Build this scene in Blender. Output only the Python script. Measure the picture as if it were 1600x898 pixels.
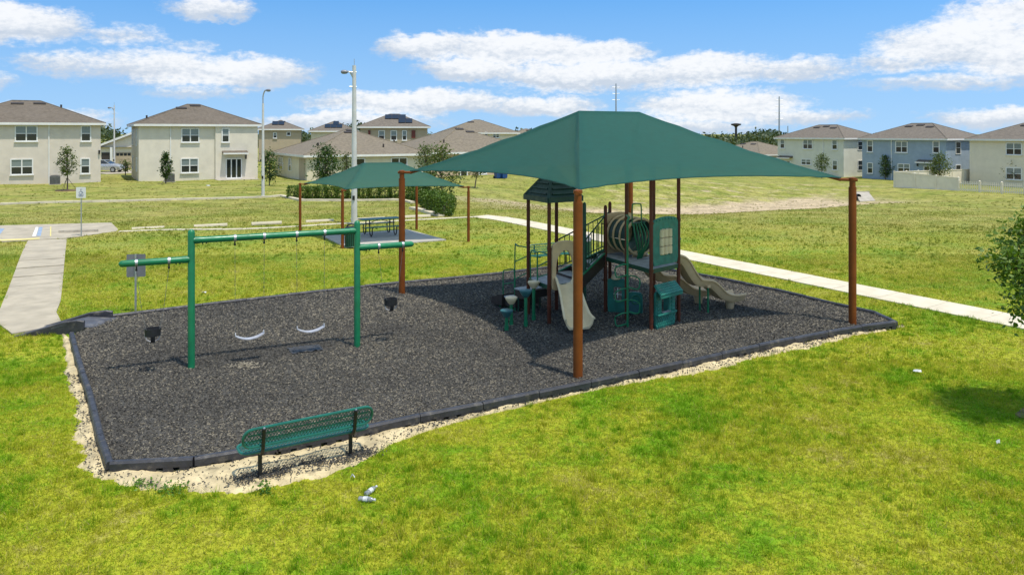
import bpy, bmesh, math, random
import numpy as np
from mathutils import Vector, Matrix
from mathutils.geometry import tessellate_polygon
R = math.radians
scene = bpy.context.scene
for o in list(bpy.data.objects): bpy.data.objects.remove(o)

# ------------------------------------------------------------------ camera, sky, sun, exposure
CAMZ, FPX, HZ = 4.75, 1200.0, 208.0
cam = bpy.data.cameras.new('camera'); camo = bpy.data.objects.new('camera', cam)
scene.collection.objects.link(camo); scene.camera = camo
camo.location = (0, 0, CAMZ); camo.rotation_euler = (R(90), 0, 0)
cam.sensor_width = 36; cam.lens = 36*FPX/1600; cam.shift_y = -(449-HZ)/1600
cam.clip_start = .1; cam.clip_end = 6000
SUN = Vector((.233, -.230, .945)).normalized()
SUN_EL = math.asin(SUN.z); SUN_ROT = math.atan2(SUN.x, SUN.y)
sl = bpy.data.lights.new('sun', 'SUN'); so = bpy.data.objects.new('sun', sl); scene.collection.objects.link(so)
sl.energy = 2.5; sl.angle = R(1.6); sl.color = (1, .935, .835)
so.rotation_euler = SUN.to_track_quat('Z', 'Y').to_euler(); so.location = (0, 0, 60)
scene.view_settings.view_transform = 'Standard'; scene.view_settings.look = 'None'
scene.view_settings.exposure = 0.78; scene.view_settings.gamma = 1
scene.view_settings.use_curve_mapping = False
world = bpy.data.worlds.new('World'); scene.world = world; world.use_nodes = True
SKY_STRENGTH = .15

class NT:
    """tiny node-tree helper"""
    def __init__(s, nt): s.nt = nt; s.L = nt.links
    def n(s, t, **k):
        x = s.nt.nodes.new(t)
        for a, b in k.items(): setattr(x, a, b)
        return x
    def put(s, sock, v):
        if v is None: return
        if isinstance(v, bpy.types.NodeSocket): s.L.new(v, sock)
        else:
            if sock.type == 'RGBA' and len(v) == 3: v = (*v, 1)
            sock.default_value = v
    def m(s, op, a, b=None, c=None, clamp=False):
        x = s.n('ShaderNodeMath', operation=op, use_clamp=clamp)
        for i, v in enumerate((a, b, c)): s.put(x.inputs[i], v)
        return x.outputs[0]
    def vm(s, op, a, b=None, out=0):
        x = s.n('ShaderNodeVectorMath', operation=op); s.put(x.inputs[0], a); s.put(x.inputs[1], b); return x.outputs[out]
    def noise(s, vec, scale, detail=4, rough=.55, dist=0, col=False):
        x = s.n('ShaderNodeTexNoise'); s.put(x.inputs['Vector'], vec); x.inputs['Scale'].default_value = scale
        x.inputs['Detail'].default_value = detail; x.inputs['Roughness'].default_value = rough; x.inputs['Distortion'].default_value = dist
        return x.outputs['Color' if col else 'Fac']
    def ramp(s, v, a, b, lo=0., hi=1., smooth=True):
        x = s.n('ShaderNodeMapRange', interpolation_type='SMOOTHSTEP' if smooth else 'LINEAR')
        s.put(x.inputs[0], v)
        for i, k in enumerate((a, b, lo, hi)): s.put(x.inputs[i+1], k)
        return x.outputs[0]
    def mix(s, f, a, b, mode='MIX'):
        x = s.n('ShaderNodeMix', data_type='RGBA', blend_type=mode)
        s.put(x.inputs[0], f); s.put(x.inputs[6], a); s.put(x.inputs[7], b); return x.outputs[2]
    def comb(s, x, y, z=0.):
        c = s.n('ShaderNodeCombineXYZ'); s.put(c.inputs[0], x); s.put(c.inputs[1], y); s.put(c.inputs[2], z); return c.outputs[0]

def build_sky():
    nt = world.node_tree; nt.nodes.clear(); W = NT(nt)
    out = W.n('ShaderNodeOutputWorld'); bg = W.n('ShaderNodeBackground')
    sky = W.n('ShaderNodeTexSky', sky_type='NISHITA'); sky.sun_disc = False
    sky.sun_elevation = SUN_EL; sky.sun_rotation = SUN_ROT; sky.altitude = 20
    sky.air_density = 1.0; sky.dust_density = .35; sky.ozone_density = 2.2
    d = W.n('ShaderNodeTexCoord').outputs['Generated']
    sep = W.n('ShaderNodeSeparateXYZ'); W.put(sep.inputs[0], W.vm('NORMALIZE', d))
    x, y, z = sep.outputs
    W.put(sky.inputs[0], W.vm('NORMALIZE', W.comb(x, y, W.m('ADD', W.m('MULTIPLY', W.m('ABSOLUTE', z), .8), .30))))
    az = W.m('MULTIPLY', W.m('ARCTAN2', x, y), 180/math.pi)
    el = W.m('MULTIPLY', W.m('ARCSINE', z), 180/math.pi)
    base = W.comb(az, W.m('MULTIPLY', el, 1.9), 0.)
    w1 = W.vm('SUBTRACT', W.noise(base, .16, 5, .6, col=True), (.5, .5, .5))
    w2 = W.vm('SUBTRACT', W.noise(base, .55, 7, .58, col=True), (.5, .5, .5))
    warp = W.vm('ADD', W.vm('MULTIPLY', w1, (3.6, 1.5, 0)), W.vm('MULTIPLY', w2, (2.0, 1.5, 0)))
    ws = W.n('ShaderNodeSeparateXYZ'); W.put(ws.inputs[0], warp)
    azw = W.m('ADD', az, ws.outputs[0]); elw = W.m('ADD', el, ws.outputs[1])
    # cloud banks: azimuth, elevation, half-widths (degrees), opacity
    blobs = [(-33.5, 7.0, 4.6, 1.35, .95), (-27, 6.4, 3.0, .85, .5), (-23, 5.9, 2.0, .6, .35), (-30, 4.6, 3.4, .8, .6), (-23.6, 4.4, 7.0, 1.15, .8),
             (-19.2, 4.3, 5.0, 1.2, .95), (-21.5, 8.6, 3.0, .8, .8), (-37, 9.3, 3.0, .9, .7), (-36.6, 3.2, 3.6, .9, .8), (-33, 1.0, 6, .8, .8), (-22.5, 2.9, 3, .6, .5),
             (-6.5, 6.4, 3.6, 1.15, .95), (.5, 6.2, 6.2, 1.25, 1.), (6, 5.9, 4.6, 1.0, .9), (-3, 4.7, 4.6, .9, 1.), (6.0, 4.2, 8.5, 1.25, .95), (14, 4.5, 5.5, 1.3, .9), (20, 4.3, 4.2, .9, .7),
             (-7, 2.3, 8.5, .95, .9), (-12, .9, 7, .7, .8), (2, 2.0, 5, .8, .8), (15.0, 2.0, 6.2, 1.2, .95), (20, 1.2, 5, .7, .7), (11, .5, 8, .8, .7),
             (30.5, 5.9, 5.2, 1.7, 1.), (35.5, 4.6, 6, 1.5, .95), (33.5, 7.6, 4.4, 1.0, .8), (26.5, 4.7, 3.5, .8, .6), (30, 3.2, 6, .6, .55), (33.5, .9, 5.5, .8, .8), (39, 6.6, 4, 2.0, 1.)]
    D = None; S = None
    for (a, e, ra, re, op) in blobs:
        dx = W.m('MULTIPLY', W.m('SUBTRACT', azw, a), 1/ra); dy = W.m('MULTIPLY', W.m('SUBTRACT', elw, e), 1/re)
        r2 = W.m('ADD', W.m('MULTIPLY', dx, dx), W.m('MULTIPLY', dy, dy))
        v = W.m('MULTIPLY', W.m('SUBTRACT', 1.4, r2), op)
        sh = W.m('ADD', W.m('MULTIPLY', v, .45), W.m('MULTIPLY', dy, .55))        # tops brighter than the flat bases
        D = v if D is None else W.m('MAXIMUM', D, v)
        S = sh if S is None else W.m('MAXIMUM', S, sh)
    # unseen clouds round the horizon and overhead, cover thickened to whiten the fill light
    zz = W.m('ADD', W.m('MAXIMUM', z, 0.), .12)
    pl = W.comb(W.m('DIVIDE', x, zz), W.m('DIVIDE', y, zz), 0.)
    gen = W.ramp(W.noise(pl, .9, 7, .58), .42, .58)
    aw = W.m('ABSOLUTE', az)
    outside = W.m('MAXIMUM', W.ramp(aw, 38, 48), W.ramp(el, 11, 15))
    fine = W.noise(base, 1.7, 7, .65)
    Dn = W.m('ADD', D, W.m('MULTIPLY', W.m('SUBTRACT', fine, .5), 1.1))
    cov = W.ramp(Dn, .0, .95)
    cov = W.m('MAXIMUM', W.m('MULTIPLY', cov, W.m('SUBTRACT', 1., outside)), W.m('MULTIPLY', gen, outside))
    cov = W.m('MULTIPLY', cov, .90)
    tone = W.ramp(W.m('ADD', S, W.m('MULTIPLY', W.m('SUBTRACT', fine, .5), 1.0)), .12, .80)
    ccol = W.mix(tone, (2.45, 2.7, 3.05), (3.95, 3.95, 3.95))
    # low haze whitening near the horizon
    skyc = W.mix(1., sky.outputs[0], (.47, .80, .93), 'MULTIPLY')
    hz = W.ramp(el, -1, 10, .62, 0., False)
    skyc = W.mix(hz, skyc, (2.2, 2.9, 3.4))
    W.put(bg.inputs[0], W.mix(cov, skyc, ccol)); bg.inputs[1].default_value = SKY_STRENGTH
    W.L.new(bg.outputs[0], out.inputs[0])
build_sky()
world.cycles.sampling_method = 'MANUAL'; world.cycles.sample_map_resolution = 512
scene.cycles.max_bounces = 7; scene.cycles.diffuse_bounces = 3; scene.cycles.glossy_bounces = 3

# ------------------------------------------------------------------ helpers
C = scene.collection
def P(px, py, z=0.):
    """ground point seen at a photo measurement, on the level z"""
    d = (CAMZ-z)*FPX/(py-HZ); return Vector(((px-800)*d/FPX, d, z))
def sstep(a, b, v):
    t = np.clip((np.asarray(v, float)-a)/(b-a), 0, 1); return t*t*(3-2*t)
def terrain(x, y):
    x = np.asarray(x, float); y = np.asarray(y, float)
    u = .866*x+.5*y; t = -.5*x+.866*y
    g = -1.67*sstep(45, 92, u)
    B = sstep(23, 42, u)*(1-sstep(70, 86, u))*sstep(31, 46, t)*(1-sstep(52, 67, t))
    z = g*(1-B)-2.2*B
    far = sstep(17, 40, np.hypot(x, y))
    z = z+(.012+.05*far)*(np.sin(.55*x+.3*y)*np.sin(.41*y-.2*x+1.3))*sstep(0, 3, np.maximum(np.abs(x+1)-10, y-45)+3)*.8
    return z
def TZ(x, y): return float(terrain(x, y))
def tag(o, label=None, cat=None, group=None, kind=None):
    if label: o['label'] = label
    if cat: o['category'] = cat
    if group: o['group'] = group
    if kind: o['kind'] = kind
    return o
def thing(name, label, cat, loc=(0, 0, 0), rz=0., group=None):
    o = bpy.data.objects.new(name, None); C.objects.link(o); o.empty_display_size = .2
    o.location = loc; o.rotation_euler = (0, 0, rz); return tag(o, label, cat, group)
def copy_tree(o, parent=None):
    c = o.copy(); C.objects.link(c); c.parent = parent
    for ch in list(o.children): copy_tree(ch, c)
    return c

class MB:
    def __init__(s): s.v = []; s.f = []
    def add(s, vs, fs):
        b = len(s.v); s.v += [tuple(p) for p in vs]; s.f += [tuple(i+b for i in f) for f in fs]; return s
    def box(s, c, size, rz=0., M=None):
        hx, hy, hz = size[0]/2, size[1]/2, size[2]/2
        vs = [Vector((a*hx, b*hy, d*hz)) for d in (-1, 1) for b in (-1, 1) for a in (-1, 1)]
        m = M if M is not None else Matrix.Rotation(rz, 3, 'Z')
        vs = [m @ v+Vector(c) for v in vs]
        return s.add(vs, [(0, 2, 3, 1), (4, 5, 7, 6), (0, 1, 5, 4), (1, 3, 7, 5), (3, 2, 6, 7), (2, 0, 4, 6)])
    def bar(s, a, b, w, h, up=(0, 0, 1)):
        a = Vector(a); b = Vector(b); d = (b-a); L = d.length; d.normalize()
        u = Vector(up); sd = d.cross(u)
        if sd.length < 1e-4: sd = Vector((1, 0, 0))
        sd.normalize(); u = sd.cross(d)
        return s.box((a+b)/2, (L, w, h), M=Matrix((d, -sd, u)).transposed())
    def tube(s, pts, r, n=8, caps=True, closed=False):
        pts = [Vector(p) for p in pts]; N = len(pts)
        rs = r if isinstance(r, (list, tuple)) else [r]*N
        vs = []; prev = None
        for i, p in enumerate(pts):
            if closed: t = pts[(i+1) % N]-pts[i-1]
            else: t = pts[min(i+1, N-1)]-pts[max(i-1, 0)]
            t.normalize()
            if prev is None:
                up = Vector((0, 0, 1)) if abs(t.z) < .9 else Vector((1, 0, 0))
                a = t.cross(up).normalized()
            else:
                a = prev-t*prev.dot(t); a.normalize()
            prev = a; b = t.cross(a)
            for k in range(n):
                w = 2*math.pi*k/n; vs.append(p+(a*math.cos(w)+b*math.sin(w))*rs[i])
        fs = []
        for i in range(N if closed else N-1):
            j = (i+1) % N
            for k in range(n): fs.append((i*n+k, i*n+(k+1) % n, j*n+(k+1) % n, j*n+k))
        if caps and not closed: fs += [tuple(range(n))[::-1], tuple((N-1)*n+k for k in range(n))]
        return s.add(vs, fs)
    def lathe(s, prof, n=14, c=(0, 0, 0), axis=None):
        vs = []; c = Vector(c); q = Vector(axis).to_track_quat('Z', 'Y') if axis is not None else None
        for r, z in prof:
            for k in range(n):
                w = 2*math.pi*k/n; p = Vector((r*math.cos(w), r*math.sin(w), z))
                vs.append((q @ p if q else p)+c)
        fs = [(i*n+k, i*n+(k+1) % n, (i+1)*n+(k+1) % n, (i+1)*n+k) for i in range(len(prof)-1) for k in range(n)]
        fs += [tuple(range(n))[::-1], tuple((len(prof)-1)*n+k for k in range(n))]
        return s.add(vs, fs)
    def prism(s, poly, z0, z1):
        n = len(poly); vs = [(p[0], p[1], z0) for p in poly]+[(p[0], p[1], z1) for p in poly]
        fs = [(i, (i+1) % n, n+(i+1) % n, n+i) for i in range(n)]
        for t in tessellate_polygon([[Vector((p[0], p[1], 0)) for p in poly]]):
            fs += [tuple(t)[::-1], tuple(n+i for i in t)]
        return s.add(vs, fs)
    def slab(s, poly3, nrm, th):
        """flat polygon (3D points) given thickness th along nrm"""
        nrm = Vector(nrm).normalized(); n = len(poly3); a = [Vector(p) for p in poly3]; b = [p+nrm*th for p in a]
        ax = (a[1]-a[0]).normalized(); ay = nrm.cross(ax)
        t2 = tessellate_polygon([[Vector((p.dot(ax), p.dot(ay), 0)) for p in a]])
        fs = [(i, (i+1) % n, n+(i+1) % n, n+i) for i in range(n)]
        for t in t2: fs += [tuple(t)[::-1], tuple(n+i for i in t)]
        return s.add(a+b, fs)
    def sweep(s, prof, frames, caps=True):
        """closed profile [(side, up)] carried along frames [(origin, side, up)]"""
        n = len(prof); vs = []
        for o, sd, up in frames: vs += [o+sd*a+up*b for a, b in prof]
        m = len(frames)
        fs = [(i*n+k, i*n+(k+1) % n, (i+1)*n+(k+1) % n, (i+1)*n+k) for i in range(m-1) for k in range(n)]
        if caps:
            t2 = tessellate_polygon([[Vector((a, b, 0)) for a, b in prof]])
            for t in t2: fs += [tuple(t)[::-1], tuple((m-1)*n+i for i in t)]
        return s.add(vs, fs)
    def ring(s, org, ax, ay, outer, inner, th):
        """plate with a hole: matched 2D loops in the plane (ax, ay), thickness th along ax x ay"""
        org = Vector(org); ax = Vector(ax); ay = Vector(ay); nn = ax.cross(ay).normalized()*th/2; n = len(outer)
        T = lambda p, k: org+ax*p[0]+ay*p[1]+nn*k
        vs = [T(p, 1) for p in outer]+[T(p, 1) for p in inner]+[T(p, -1) for p in outer]+[T(p, -1) for p in inner]
        fs = []
        for i in range(n):
            j = (i+1) % n
            fs += [(i, j, n+j, n+i), (2*n+j, 2*n+i, 3*n+i, 3*n+j), (j, i, 2*n+i, 2*n+j), (n+i, n+j, 3*n+j, 3*n+i)]
        return s.add(vs, fs)
    def build(s, name, mat, parent=None, loc=None, smooth=False, bevel=0., fix=True):
        loc = Vector(loc) if loc is not None else Vector((0, 0, 0))
        me = bpy.data.meshes.new(name)
        me.from_pydata([tuple(Vector(p)-loc) for p in s.v], [], s.f); me.update()
        if fix:
            bm = bmesh.new(); bm.from_mesh(me); bmesh.ops.recalc_face_normals(bm, faces=bm.faces); bm.to_mesh(me); bm.free()
        me.materials.append(mat)
        if smooth:
            me.polygons.foreach_set('use_smooth', [True]*len(me.polygons)); me.set_sharp_from_angle(angle=R(38))
        o = bpy.data.objects.new(name, me); C.objects.link(o)
        if bevel:
            b = o.modifiers.new('bevel', 'BEVEL'); b.width = bevel; b.segments = 2; b.limit_method = 'ANGLE'
        if parent is not None: o.parent = parent
        else: o.location = loc
        return o
def wpart(name, mb, mat, parent, **k):
    """part modelled in world coordinates under an unrotated parent"""
    o = mb.build(name, mat, None, loc=parent.location, **k); o.parent = parent; o.location = (0, 0, 0); return o
def tri_mesh(name, V, mat, attr=None, nv=3, smooth=False):
    """V: (n, nv, 3) array of separate little polygons"""
    n = len(V); me = bpy.data.meshes.new(name)
    me.vertices.add(n*nv); me.vertices.foreach_set('co', V.reshape(-1).astype(np.float32))
    me.loops.add(n*nv); me.loops.foreach_set('vertex_index', np.arange(n*nv, dtype=np.int32))
    me.polygons.add(n); me.polygons.foreach_set('loop_start', np.arange(0, n*nv, nv, dtype=np.int32))
    me.polygons.foreach_set('loop_total', np.full(n, nv, dtype=np.int32))
    me.update()
    if attr is not None:
        a = me.attributes.new('tone', 'FLOAT', 'POINT'); a.data.foreach_set('value', np.repeat(attr, nv).astype(np.float32))
    me.materials.append(mat); o = bpy.data.objects.new(name, me); C.objects.link(o); return o
def inpoly(x, y, poly):
    r = np.zeros(len(x), bool); n = len(poly)
    for i in range(n):
        x0, y0 = poly[i][0], poly[i][1]; x1, y1 = poly[(i+1) % n][0], poly[(i+1) % n][1]
        if y0 == y1: continue
        c = ((y0 > y) != (y1 > y)) & (x < (x1-x0)*(y-y0)/(y1-y0)+x0); r ^= c
    return r

# ------------------------------------------------------------------ materials
def newmat(name):
    m = bpy.data.materials.new(name); m.use_nodes = True; nt = m.node_tree
    return m, NT(nt), nt.nodes['Principled BSDF']
def mat(name, col, rough=.6, var=.12, scale=6., metal=0., bump=0., bscale=60., spec=.5, dirt=None, stretch=None, wear=None):
    m, N, b = newmat(name); tc = N.n('ShaderNodeTexCoord').outputs['Object']
    v = N.vm('MULTIPLY', tc, stretch) if stretch else tc
    f = N.noise(v, scale, 6, .6)
    lo = tuple(c*(1-var*2) for c in col); hi = tuple(min(1, c*(1+var*1.6)) for c in col)
    c = N.mix(N.ramp(f, .25, .75), lo, hi)
    if dirt: c = N.mix(N.ramp(N.noise(tc, dirt[1], 5, .65), .52, .72, 0, dirt[2]), c, dirt[0])
    if wear: c = N.mix(N.ramp(N.noise(tc, wear[1], 6, .7), .62, .70, 0, wear[2]), c, wear[0])
    N.put(b.inputs['Base Color'], c)
    N.put(b.inputs['Roughness'], N.ramp(N.noise(tc, scale*2.3, 4), .3, .7, max(0, rough-.1), min(1, rough+.1)))
    b.inputs['Metallic'].default_value = metal; b.inputs['Specular IOR Level'].default_value = spec
    if bump:
        bp = N.n('ShaderNodeBump'); bp.inputs['Strength'].default_value = bump; bp.inputs['Distance'].default_value = .02
        N.put(bp.inputs['Height'], N.noise(tc, bscale, 5, .6)); N.L.new(bp.outputs[0], b.inputs['Normal'])
    return m
def grass_colour(N, extra=None):
    pos = N.n('ShaderNodeNewGeometry').outputs['Position']
    p = N.vm('MULTIPLY', pos, (1, 1, 0.))
    a = N.noise(p, .28, 6, .62); b = N.noise(p, 1.1, 5, .65, .4); c = N.noise(p, 3.6, 5, .7)
    f = N.m('ADD', N.m('MULTIPLY', a, .5), N.m('ADD', N.m('MULTIPLY', b, .35), N.m('MULTIPLY', c, .25)))
    if extra is not None: f = N.m('ADD', f, N.m('MULTIPLY', N.m('SUBTRACT', extra, .5), .20))
    dist = N.vm('LENGTH', p, out=1)
    green, yel = (.190, .365, .016), (.425, .440, .034)
    col = N.mix(N.ramp(f, .44, .60), green, yel)
    straw = N.ramp(N.m('ADD', f, N.m('MULTIPLY', N.m('SUBTRACT', N.noise(p, 7., 4), .5), .22)), .60, .74)
    col = N.mix(N.m('MULTIPLY', straw, .75), col, (.48, .41, .16))
    # the far, thinner turf is a little drier
    col = N.mix(N.ramp(dist, 12, 52, 0, .82), col, N.mix(N.ramp(N.noise(N.vm('MULTIPLY', p, (.5, 1.2, 1)), .35, 6, .7), .35, .65), (.185, .205, .046), (.345, .300, .110)))
    return col, pos, p
def grass_mat(name, blades):
    m, N, b = newmat(name)
    ex = None
    if blades:
        at = N.n('ShaderNodeAttribute', attribute_name='tone'); ex = at.outputs['Fac']
    col, pos, p = grass_colour(N, ex)
    if blades:
        br = N.ramp(N.m('FRACT', N.m('MULTIPLY', ex, 7.31)), 0., 1., .70, 1.30, False); col = N.mix(1., col, N.comb(br, br, br), 'MULTIPLY')
        col = N.mix(N.ramp(ex, .86, .97, 0, .7), col, (.44, .37, .16))
        d = N.n('ShaderNodeBsdfDiffuse'); t = N.n('ShaderNodeBsdfTranslucent'); mx = N.n('ShaderNodeMixShader'); mx.inputs[0].default_value = .45
        N.put(d.inputs[0], col); N.put(t.inputs[0], N.mix(1., col, (1.15, 1.1, .7), 'MULTIPLY'))
        N.L.new(d.outputs[0], mx.inputs[1]); N.L.new(t.outputs[0], mx.inputs[2])
        out = [n for n in N.nt.nodes if n.type == 'OUTPUT_MATERIAL'][0]; N.L.new(mx.outputs[0], out.inputs[0])
        return m
    # bare sand: the bottom of the dry basin and scuffed patches on its slopes
    s = N.n('ShaderNodeSeparateXYZ'); N.put(s.inputs[0], pos); x, y, z = s.outputs
    u = N.m('ADD', N.m('MULTIPLY', x, .866), N.m('MULTIPLY', y, .5)); t = N.m('ADD', N.m('MULTIPLY', x, -.5), N.m('MULTIPLY', y, .866))
    rag = N.m('MULTIPLY', N.m('SUBTRACT', N.noise(p, .22, 6, .7), .5), 10.)
    tt = N.m('ADD', t, rag); uu = N.m('ADD', u, N.m('MULTIPLY', rag, 1.5))
    bm = N.m('MULTIPLY', N.m('MULTIPLY', N.ramp(tt, 40.5, 42.5), N.ramp(tt, 53, 56, 1, 0)), N.m('MULTIPLY', N.ramp(uu, 22, 29), N.ramp(uu, 66, 76, 1, 0)))
    slope = N.m('MULTIPLY', N.m('MULTIPLY', N.ramp(t, 53, 56), N.ramp(t, 60, 66, 1, 0)), N.m('MULTIPLY', N.ramp(u, 36, 46), N.ramp(u, 84, 92, 1, 0)))
    bm = N.m('MAXIMUM', bm, N.m('MULTIPLY', slope, N.ramp(N.noise(N.vm('MULTIPLY', p, (.6, 1.6, 1)), .55, 6, .7), .52, .64, 0, .85)))
    sand = N.mix(N.noise(p, .9, 6, .7), (.44, .34, .20), (.58, .47, .31))
    col = N.mix(bm, col, sand)
    # mottling of rough, weedy turf further out
    mott = N.ramp(N.m('ADD', N.m('MULTIPLY', N.noise(p, .8, 7, .78), .55), N.m('MULTIPLY', N.noise(p, 4.5, 5, .75), .45)), .36, .64, .48, 1.36)
    dist = N.vm('LENGTH', p, out=1); mf = N.ramp(dist, 26, 60)
    col = N.mix(mf, col, N.mix(1., col, N.comb(mott, mott, mott), 'MULTIPLY'))
    soil = N.ramp(N.noise(p, 9., 5, .7), .40, .56, .55, 1.)
    nf = N.ramp(dist, 20, 45, 1., 0.)
    col = N.mix(nf, col, N.mix(1., col, N.comb(soil, soil, soil), 'MULTIPLY'))
    N.put(b.inputs['Base Color'], col); b.inputs['Roughness'].default_value = .95; b.inputs['Specular IOR Level'].default_value = .1
    bp = N.n('ShaderNodeBump'); bp.inputs['Strength'].default_value = .9; bp.inputs['Distance'].default_value = .06
    N.put(bp.inputs['Height'], N.m('ADD', N.noise(p, 5., 6, .75), N.m('MULTIPLY', N.noise(p, 22., 4, .7), .4))); N.L.new(bp.outputs[0], b.inputs['Normal'])
    return m
def leaf_mat(name, dark, light, trans=.3, scale=2.2):
    m, N, b = newmat(name); at = N.n('ShaderNodeAttribute', attribute_name='tone').outputs['Fac']
    tc = N.n('ShaderNodeTexCoord').outputs['Object']
    f = N.m('ADD', N.m('MULTIPLY', at, .6), N.m('MULTIPLY', N.noise(tc, scale, 3), .4))
    c = N.mix(N.ramp(f, .2, .8), dark, light)
    N.put(b.inputs['Base Color'], c); b.inputs['Roughness'].default_value = .5; b.inputs['Specular IOR Level'].default_value = .35
    t = N.n('ShaderNodeBsdfTranslucent'); N.put(t.inputs[0], N.mix(1., c, (1.3, 1.25, .6), 'MULTIPLY'))
    mx = N.n('ShaderNodeMixShader'); mx.inputs[0].default_value = trans
    out = [n for n in N.nt.nodes if n.type == 'OUTPUT_MATERIAL'][0]
    N.L.new(b.outputs[0], mx.inputs[1]); N.L.new(t.outputs[0], mx.inputs[2]); N.L.new(mx.outputs[0], out.inputs[0]); return m
def fabric_mat(name, col):
    m, N, b = newmat(name); uv = N.n('ShaderNodeUVMap').outputs[0]
    s = N.n('ShaderNodeSeparateXYZ'); N.put(s.inputs[0], uv)
    # faint horizontal knit bands and seams, stretched along the cloth
    band = N.noise(N.comb(N.m('MULTIPLY', s.outputs[0], 1.2), N.m('MULTIPLY', s.outputs[1], 34), 0.), 1., 5, .7)
    wrink = N.noise(N.comb(N.m('MULTIPLY', s.outputs[0], 3.), N.m('MULTIPLY', s.outputs[1], 5.), 0.), 1., 4)
    f = N.m('ADD', N.m('MULTIPLY', band, .7), N.m('MULTIPLY', wrink, .3))
    c = N.mix(N.ramp(f, .3, .7), tuple(x*.80 for x in col), tuple(x*1.20 for x in col))
    N.put(b.inputs['Base Color'], c); b.inputs['Roughness'].default_value = .75; b.inputs['Specular IOR Level'].default_value = .25
    bp = N.n('ShaderNodeBump'); bp.inputs['Strength'].default_value = .35; bp.inputs['Distance'].default_value = .03
    N.put(bp.inputs['Height'], f); N.L.new(bp.outputs[0], b.inputs['Normal'])
    t = N.n('ShaderNodeBsdfTranslucent'); N.put(t.inputs[0], (.36, .43, .43)); mx = N.n('ShaderNodeMixShader'); mx.inputs[0].default_value = .48
    out = [n for n in N.nt.nodes if n.type == 'OUTPUT_MATERIAL'][0]
    N.L.new(b.outputs[0], mx.inputs[1]); N.L.new(t.outputs[0], mx.inputs[2])
    tp = N.n('ShaderNodeBsdfTransparent'); m2 = N.n('ShaderNodeMixShader'); m2.inputs[0].default_value = .02   # open knit lets some light straight through
    N.L.new(mx.outputs[0], m2.inputs[1]); N.L.new(tp.outputs[0], m2.inputs[2]); N.L.new(m2.outputs[0], out.inputs[0]); return m
def mulch_mat(name, chips):
    m, N, b = newmat(name)
    if chips:
        f = N.n('ShaderNodeAttribute', attribute_name='tone').outputs['Fac']
    else:
        p = N.n('ShaderNodeTexCoord').outputs['Object']
        vo = N.n('ShaderNodeTexVoronoi'); N.put(vo.inputs['Vector'], p); vo.inputs['Scale'].default_value = 32
        f = N.m('MULTIPLY', N.noise(vo.outputs['Color'], 8., 2), .85)
        bp = N.n('ShaderNodeBump'); bp.inputs['Strength'].default_value = 1.; bp.inputs['Distance'].default_value = .02
        N.put(bp.inputs['Height'], vo.outputs['Distance']); N.L.new(bp.outputs[0], b.inputs['Normal'])
    c = N.mix(N.ramp(f, .0, .72), (.032, .030, .026), (.118, .108, .088))
    c = N.mix(N.ramp(f, .74, .93), c, (.30, .26, .185))
    N.put(b.inputs['Base Color'], c); b.inputs['Roughness'].default_value = .7; return m
def glass_mat(name, col, rough=.06):
    m, N, b = newmat(name); N.put(b.inputs['Base Color'], col); b.inputs['Roughness'].default_value = rough
    b.inputs['Specular IOR Level'].default_value = .8; return m

M = {}
M['ground'] = grass_mat('turf_ground', False); M['blade'] = grass_mat('turf_blade', True)
M['concrete'] = mat('concrete', (.43, .375, .275), .9, .10, 1.3, bump=.3, bscale=40, dirt=((.31, .265, .19), .7, .5))
M['kerb'] = mat('pale_cream_concrete', (.66, .585, .43), .9, .08, 1.3, bump=.3, bscale=40, dirt=((.50, .43, .30), .7, .5))
M['slabgrey'] = mat('slab_concrete', (.42, .395, .345), .85, .08, 2, bump=.2, dirt=((.33, .32, .30), 1.1, .4))
M['sand'] = mat('loose_sand', (.60, .49, .28), .95, .18, 3, bump=1., bscale=26, dirt=((.20, .165, .10), 4.5, .85))
M['dirt'] = mat('bare_soil', (.20, .13, .07), .95, .25, 5, bump=1., bscale=20)
M['mulch'] = mulch_mat('rubber_mulch_bed', False); M['chip'] = mulch_mat('rubber_mulch_chip', True)
M['border'] = mat('black_plastic_timber', (.038, .038, .044), .5, .2, 5, bump=.25, bscale=70, dirt=((.22, .19, .14), 6, .45))
M['rampgrey'] = mat('ramp_plastic', (.085, .09, .105), .6, .15, 4, bump=.2, dirt=((.25, .22, .17), 4, .4))
M['fabric'] = fabric_mat('shade_cloth', (.009, .122, .104))
M['rust'] = mat('brown_powder_coat', (.205, .058, .010), .5, .08, 3, spec=.25, wear=((.12, .045, .015), 5, .5))
M['maroon'] = mat('maroon_powder_coat', (.11, .029, .013), .5, .10, 3, spec=.3, wear=((.16, .07, .05), 14, .5))
M['green'] = mat('green_powder_coat', (.009, .185, .075), .38, .10, 3, wear=((.03, .10, .06), 12, .4))
M['dkgreen'] = mat('dark_green_powder_coat', (.008, .070, .040), .42, .12, 4)
M['teal'] = mat('teal_plastic', (.020, .195, .145), .5, .14, 5, bump=.15, bscale=40, dirt=((.10, .14, .11), 7, .35))
M['tealblue'] = mat('blue_green_plastic', (.03, .125, .135), .45, .12, 6)
M['roofgreen'] = mat('dark_teal_roof_plastic', (.010, .048, .044), .5, .12, 4)
M['tan'] = mat('tan_plastic', (.76, .62, .38), .45, .06, 3, bump=.1, bscale=30, dirt=((.58, .46, .28), 2.5, .4))
M['tandark'] = mat('brown_tan_plastic', (.66, .47, .26), .45, .06, 3, dirt=((.22, .17, .10), 2.5, .45))
M['deck'] = mat('grey_deck_coating', (.34, .35, .35), .6, .12, 5, bump=.2)
M['stepbrown'] = mat('dark_brown_step', (.030, .022, .019), .5, .15, 5)
M['black'] = mat('black_coated_steel', (.014, .014, .015), .45, .2, 8)
M['rubber'] = mat('black_rubber', (.017, .017, .018), .6, .2, 9)
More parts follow.
